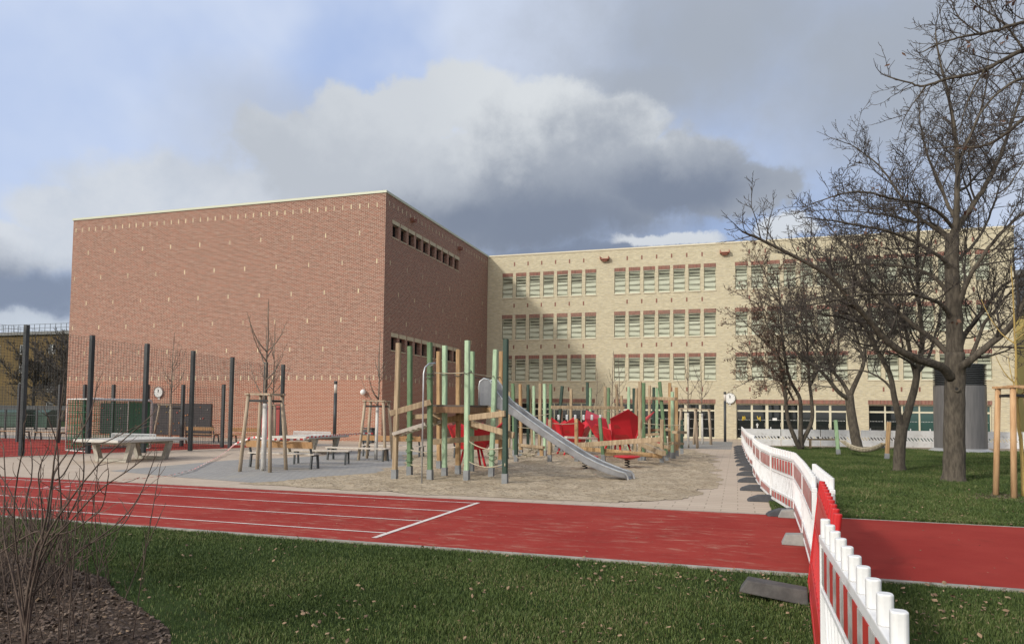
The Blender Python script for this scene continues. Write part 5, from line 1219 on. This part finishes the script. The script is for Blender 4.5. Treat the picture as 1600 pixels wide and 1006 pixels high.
# dark trees in front of the far apartment block
for i, (x, y, h) in enumerate(((-76, 68, 12.6), (-84, 72, 12.0), (-71, 64, 11.0), (-68.5, 60, 10.2), (-92, 74, 12.2))):
    t = Tree(80 + i, rmin=0.034, density=1.0, up=0.15); c = Vector((x, y, 0)); r = t.r
    t.limb([c, c + Vector((.1, 0, h * .3)), c + Vector((-.1, .1, h * .6)), c + Vector((0, 0, h * .9))], 0.28, 0.05, 7, start=.15, length=2.6)
    for k in range(17):
        z = h * r.uniform(.08, .62); a = k * 2.4; d = Vector((math.cos(a), math.sin(a), 0)); L = r.uniform(2.2, 4.2); p = c + Vector((0, 0, z))
        t.limb([p, p + d * L * .5 + Vector((0, 0, L * .3)), p + d * L + Vector((0, 0, L * .85))], 0.09, 0.03, 5, start=.1, length=2.3)
    t.done('bare_tree', c, ('tallest dense bare tree against the ochre block', 'dense bare tree left of the tallest one at the ochre block', 'dense bare tree next to the left edge of the red hall', 'low dense bare tree almost touching the hall edge', 'dense bare tree at the far left before the ochre block')[i], group='dark bare trees before the ochre block')

# ---------------------------------------------------------------- shrub at lower left
M['shrub_bark'] = mat('shrub stem bark', (0.12, 0.085, 0.065), (0.075, 0.048, 0.038), rough=0.85, scale=9)
def shrub():
    base = Vector((-4.55, 3.98, 0)); dep = depth_of(base)
    t = Tree(91, mtrunk='shrub_bark', mtwig='twig_brown', rmin=0.0030, density=1.2, up=0.25)
    K = [([(40, 1010), (42, 940), (55, 860), (66, 835), (75, 790), (85, 720), (92, 660), (100, 600)], 0.014, 0), ([(40, 1005), (50, 920), (72, 840), (110, 780), (150, 730), (190, 690), (230, 655)], 0.010, -.2), ([(38, 1010), (30, 930), (42, 860), (40, 790), (50, 740), (48, 690)], 0.010, .3),
        ([(45, 935), (90, 890), (140, 850), (180, 820), (215, 780), (240, 720)], 0.008, .2), ([(66, 850), (60, 830), (20, 850), (-30, 885)], 0.010, 0), ([(75, 835), (110, 830), (140, 810), (160, 790), (170, 740)], 0.006, -.2), ([(72, 840), (80, 780), (85, 740), (110, 700), (140, 650), (152, 600)], 0.008, .2),
        ([(40, 990), (20, 900), (5, 830), (8, 760), (6, 700)], 0.009, .2), ([(42, 1000), (60, 900), (100, 820), (128, 760), (130, 700), (125, 650)], 0.008, .1), ([(60, 860), (35, 810), (12, 760), (-10, 730)], 0.006, .1), ([(86, 750), (100, 740), (125, 700), (165, 690), (210, 668)], 0.006, .1),
        ([(50, 900), (85, 830), (95, 790), (92, 740), (88, 690), (70, 640)], 0.008, -.1), ([(60, 860), (100, 825), (150, 770), (200, 735), (225, 715)], 0.006, -.3), ([(38, 1000), (70, 950), (110, 870), (160, 840), (190, 822), (205, 800)], 0.006, .1), ([(40, 980), (28, 880), (22, 800), (28, 740), (36, 700), (38, 660)], 0.007, -.2), ([(42, 940), (62, 880), (66, 800), (60, 740), (75, 700)], 0.007, .0)]
    for px, r0, dd in K: t.limb(trace(px, dep, 0, dd * 2), r0 * 0.95, 0.0034, 6, start=.2, length=0.30, lvl=2)
    for k in range(15):
        p = base + Vector((t.r.uniform(-.55, .28), t.r.uniform(-.2, .45), 0)); d = Vector((t.r.gauss(.02, .22), t.r.gauss(0, .15), 0)); h = t.r.uniform(.7, 1.45)
        t.limb([p, p + d * .35 + Vector((0, 0, h * .4)), p + d + Vector((0, 0, h))], 0.0045, 0.003, 5, start=.25, length=0.26, lvl=2)
    t.done('bare_shrub', base, 'tall leafless shrub with thin budding stems at the lower left corner', 'shrub')
    # dense low shrub behind it
    t = Tree(92, mtrunk='twig_brown', mtwig='twig_brown', rmin=0.0034, density=1.1, up=0.3); c = Vector((-6.7, 5.15, 0)); r = t.r
    for k in range(190):
        p = c + Vector((r.uniform(-1.4, .75), r.uniform(-.7, .6), 0)); d = Vector((r.gauss(0, .14), r.gauss(0, .14), 0)); h = r.uniform(.45, 0.95)
        t.limb([p, p + d * .4 + Vector((0, 0, h * .4)), p + d + Vector((0, 0, h))], 0.007, 0.0036, 4, start=.3, length=0.24, lvl=2)
    t.done('bare_shrub', c, 'low dense reddish shrub behind the taller one at the left edge', 'shrub')
shrub()

# ---------------------------------------------------------------- mulch bed, grass, fallen leaves
BED = [(-4.05, 2.0), (-3.95, 4.35), (-4.35, 4.75), (-4.95, 5.1), (-5.6, 5.45), (-6.3, 5.95), (-7.6, 6.3), (-9.5, 6.9), (-13, 7.6), (-16, 5), (-10, 1.5)]
sheet('mulch_bed', BED, -0.004, 'soil')
def in_poly(x, y, poly):
    c = np.zeros(len(x), bool); n = len(poly)
    for i in range(n):
        (x1, y1), (x2, y2) = poly[i], poly[(i + 1) % n]
        if y1 == y2: continue
        c ^= ((y1 > y) != (y2 > y)) & (x < (x2 - x1) * (y - y1) / (y2 - y1) + x1)
    return c
def visible(x, y, z=0.05, mg=60):
    P = np.stack([x, y, np.full_like(x, z - H)], 1) @ np.array(W2C).T
    u = CX + F * P[:, 0] / -P[:, 2]; v = CY - F * P[:, 1] / -P[:, 2]
    return (P[:, 2] < -0.3) & (u > -mg) & (u < 1600 + mg) & (v < 1006 + mg * 2)
rng = np.random.default_rng(4)
def vnoise(x, y, s, seed=0):
    r = np.random.default_rng(seed); t = r.random((64, 64)); fx, fy = x * s, y * s; ix, iy = np.floor(fx).astype(int), np.floor(fy).astype(int); a, b = fx - ix, fy - iy; a = a * a * (3 - 2 * a); b = b * b * (3 - 2 * b)
    g_ = lambda i, j: t[i % 64, j % 64]
    return (g_(ix, iy) * (1 - a) + g_(ix + 1, iy) * a) * (1 - b) + (g_(ix, iy + 1) * (1 - a) + g_(ix + 1, iy + 1) * a) * b
def blades(name, x, y, hmin, hmax, w, label):
    n = len(x); h = rng.uniform(hmin, hmax, n) * (0.55 + 0.9 * vnoise(x, y, 1.7, 1) * vnoise(x, y, 6, 2) * 2); a = rng.uniform(0, 6.28, n); ln = rng.uniform(0.2, 1.1, n) * h; la = rng.uniform(0, 6.28, n)
    co = np.zeros((n, 5, 3), np.float32); cx_, sx_ = np.cos(a) * w / 2, np.sin(a) * w / 2; lx, ly = np.cos(la) * ln, np.sin(la) * ln
    co[:, 0] = np.stack([x - cx_, y - sx_, np.full(n, -.01)], 1); co[:, 1] = np.stack([x + cx_, y + sx_, np.full(n, -.01)], 1)
    co[:, 2] = np.stack([x + cx_ * .8 + lx * .35, y + sx_ * .8 + ly * .35, h * .6], 1); co[:, 3] = np.stack([x - cx_ * .8 + lx * .35, y - sx_ * .8 + ly * .35, h * .6], 1); co[:, 4] = np.stack([x + lx, y + ly, h], 1)
    me = bpy.data.meshes.new(name); me.vertices.add(n * 5); me.vertices.foreach_set('co', co.ravel())
    base = np.arange(n)[:, None] * 5; lp = np.concatenate([base + np.array([[0, 1, 2, 3]]), base + np.array([[3, 2, 4]])], 1).ravel()
    st = (np.arange(n)[:, None] * 7 + np.array([[0, 4]])).ravel()
    me.loops.add(n * 7); me.loops.foreach_set('vertex_index', lp.astype(np.int32)); me.polygons.add(n * 2); me.polygons.foreach_set('loop_start', st.astype(np.int32))
    me.update(calc_edges=True)
    at = me.attributes.new('tone', 'FLOAT', 'POINT'); tn = np.repeat(np.clip(rng.normal(.45, .2, n) + (vnoise(x, y, 1.1, 3) - .5) * .5, 0, 1), 5); at.data.foreach_set('value', tn.astype(np.float32))
    me.materials.append(M['grass']); o = bpy.data.objects.new(name, me); COL.objects.link(o); tag(o, label, 'grass', kind='stuff')
m, g, b = newmat('grass blades'); at = g.n('ShaderNodeAttribute'); at.attribute_name = 'tone'
c = g.mix(g.ramp(at.outputs['Fac'], 0.05, 0.6), (0.038, 0.066, 0.017), (0.095, 0.134, 0.037)); c = g.mix(g.ramp(at.outputs['Fac'], 0.72, 0.92), c, (0.24, 0.21, 0.11))
g.link(c, b.inputs['Base Color']); b.inputs['Roughness'].default_value = 0.6; b.inputs['Specular IOR Level'].default_value = 0.25; M['grass'] = m
n = 520000; x = rng.uniform(-16, 5.5, n); y = rng.uniform(3.4, 8.60, n); k = ~in_poly(x, y, BED) & visible(x, y)
edge = in_poly(x, y + 0.0, [(px + .35, py + .25) for px, py in BED]); k &= ~(edge & (rng.random(n) < .65)); k &= rng.random(n) < np.clip(0.25 + 1.5 * vnoise(x, y, 0.8, 11), .45, 1)
blades('near_grass', x[k], y[k], 0.012, 0.028, 0.0055, 'short green lawn in front of the running track')
n = 520000; yy = 13.72 + (rng.random(n) ** 1.7) * 31; x = rng.uniform(0.6, 19, n); k = visible(x, yy) & (yy < 43.2 + (x - .3) * .246)
blades('lawn_grass', x[k], yy[k], 0.03, 0.06, 0.010, 'green lawn under the bare trees right of the barriers')
def chips(name, mtl, x, y, s0, s1, label, cat, flat=0.35, z0=0.0, kind='stuff', curl=0.25):
    b = MB(); r = random.Random(6)
    for px, py in zip(x, y):
        s = r.uniform(s0, s1); a = r.uniform(0, 6.28); R3 = Matrix.Rotation(a, 3, 'Z') @ Matrix.Rotation(r.gauss(0, flat), 3, 'X') @ Matrix.Rotation(r.gauss(0, flat), 3, 'Y'); c = Vector((px, py, z0 + s * 0.25))
        w = s * r.uniform(.4, .8); b.add([c + R3 @ Vector(q) for q in ((-s, 0, 0), (-s * .2, w, s * curl), (s * .5, w * .8, 0), (s, 0, s * curl), (s * .4, -w, 0), (-s * .3, -w * .8, s * curl))], [(0, 1, 2, 3, 4, 5)])
    o = b.build(name, mtl); tag(o, label, cat, kind=kind)
n = 26000; x = rng.uniform(-12, -3.6, n); y = rng.uniform(2.6, 7.5, n); k = in_poly(x, y, BED) & visible(x, y); chips('bark_mulch', 'bark_chip', x[k], y[k], .008, .028, 'dark bark mulch and dead leaves under the shrubs', 'mulch', z0=0.0, flat=.5)
n = 1500; x = gR[0] + rng.normal(0, .45, n); y = gR[1] + rng.normal(0, .38, n); chips('bark_mulch', 'bark_chip', x, y, .015, .04, 'ring of bark mulch under the orange stakes', 'mulch', flat=.5)
n = 6500; x = rng.uniform(-14, 5, n); y = rng.uniform(3.5, 8.6, n); w = vnoise(x, y, 0.9, 7) + 0.35 * (x > -1.5) + .25 * (x > .6); k = visible(x, y) & (rng.random(n) < np.clip((w - .45) * 1.6, 0.06, .75))
x1, y1 = x[k], y[k]; n = 420; x = rng.uniform(-12, -3.7, n); y = rng.uniform(3, 7, n); k = in_poly(x, y, BED)
n2 = 900; x3 = rng.uniform(1.0, 12, n2); y3 = 13.7 + rng.random(n2) ** 2 * 12
chips('fallen_leaves', 'litter', np.concatenate([x1, x[k], x3]), np.concatenate([y1, y[k], y3]), .006, .030, 'dry brown leaves scattered over the lawn and mulch', 'fallen leaves', z0=0.025, flat=.35)
n = 500; x = rng.uniform(-9, 4, n); y = rng.uniform(8.7, 13.5, n); chips('fallen_leaves', 'litter', x[::4], y[::4], .008, .02, 'few small leaves and crumbs on the red track', 'fallen leaves', z0=0.004, flat=.2)
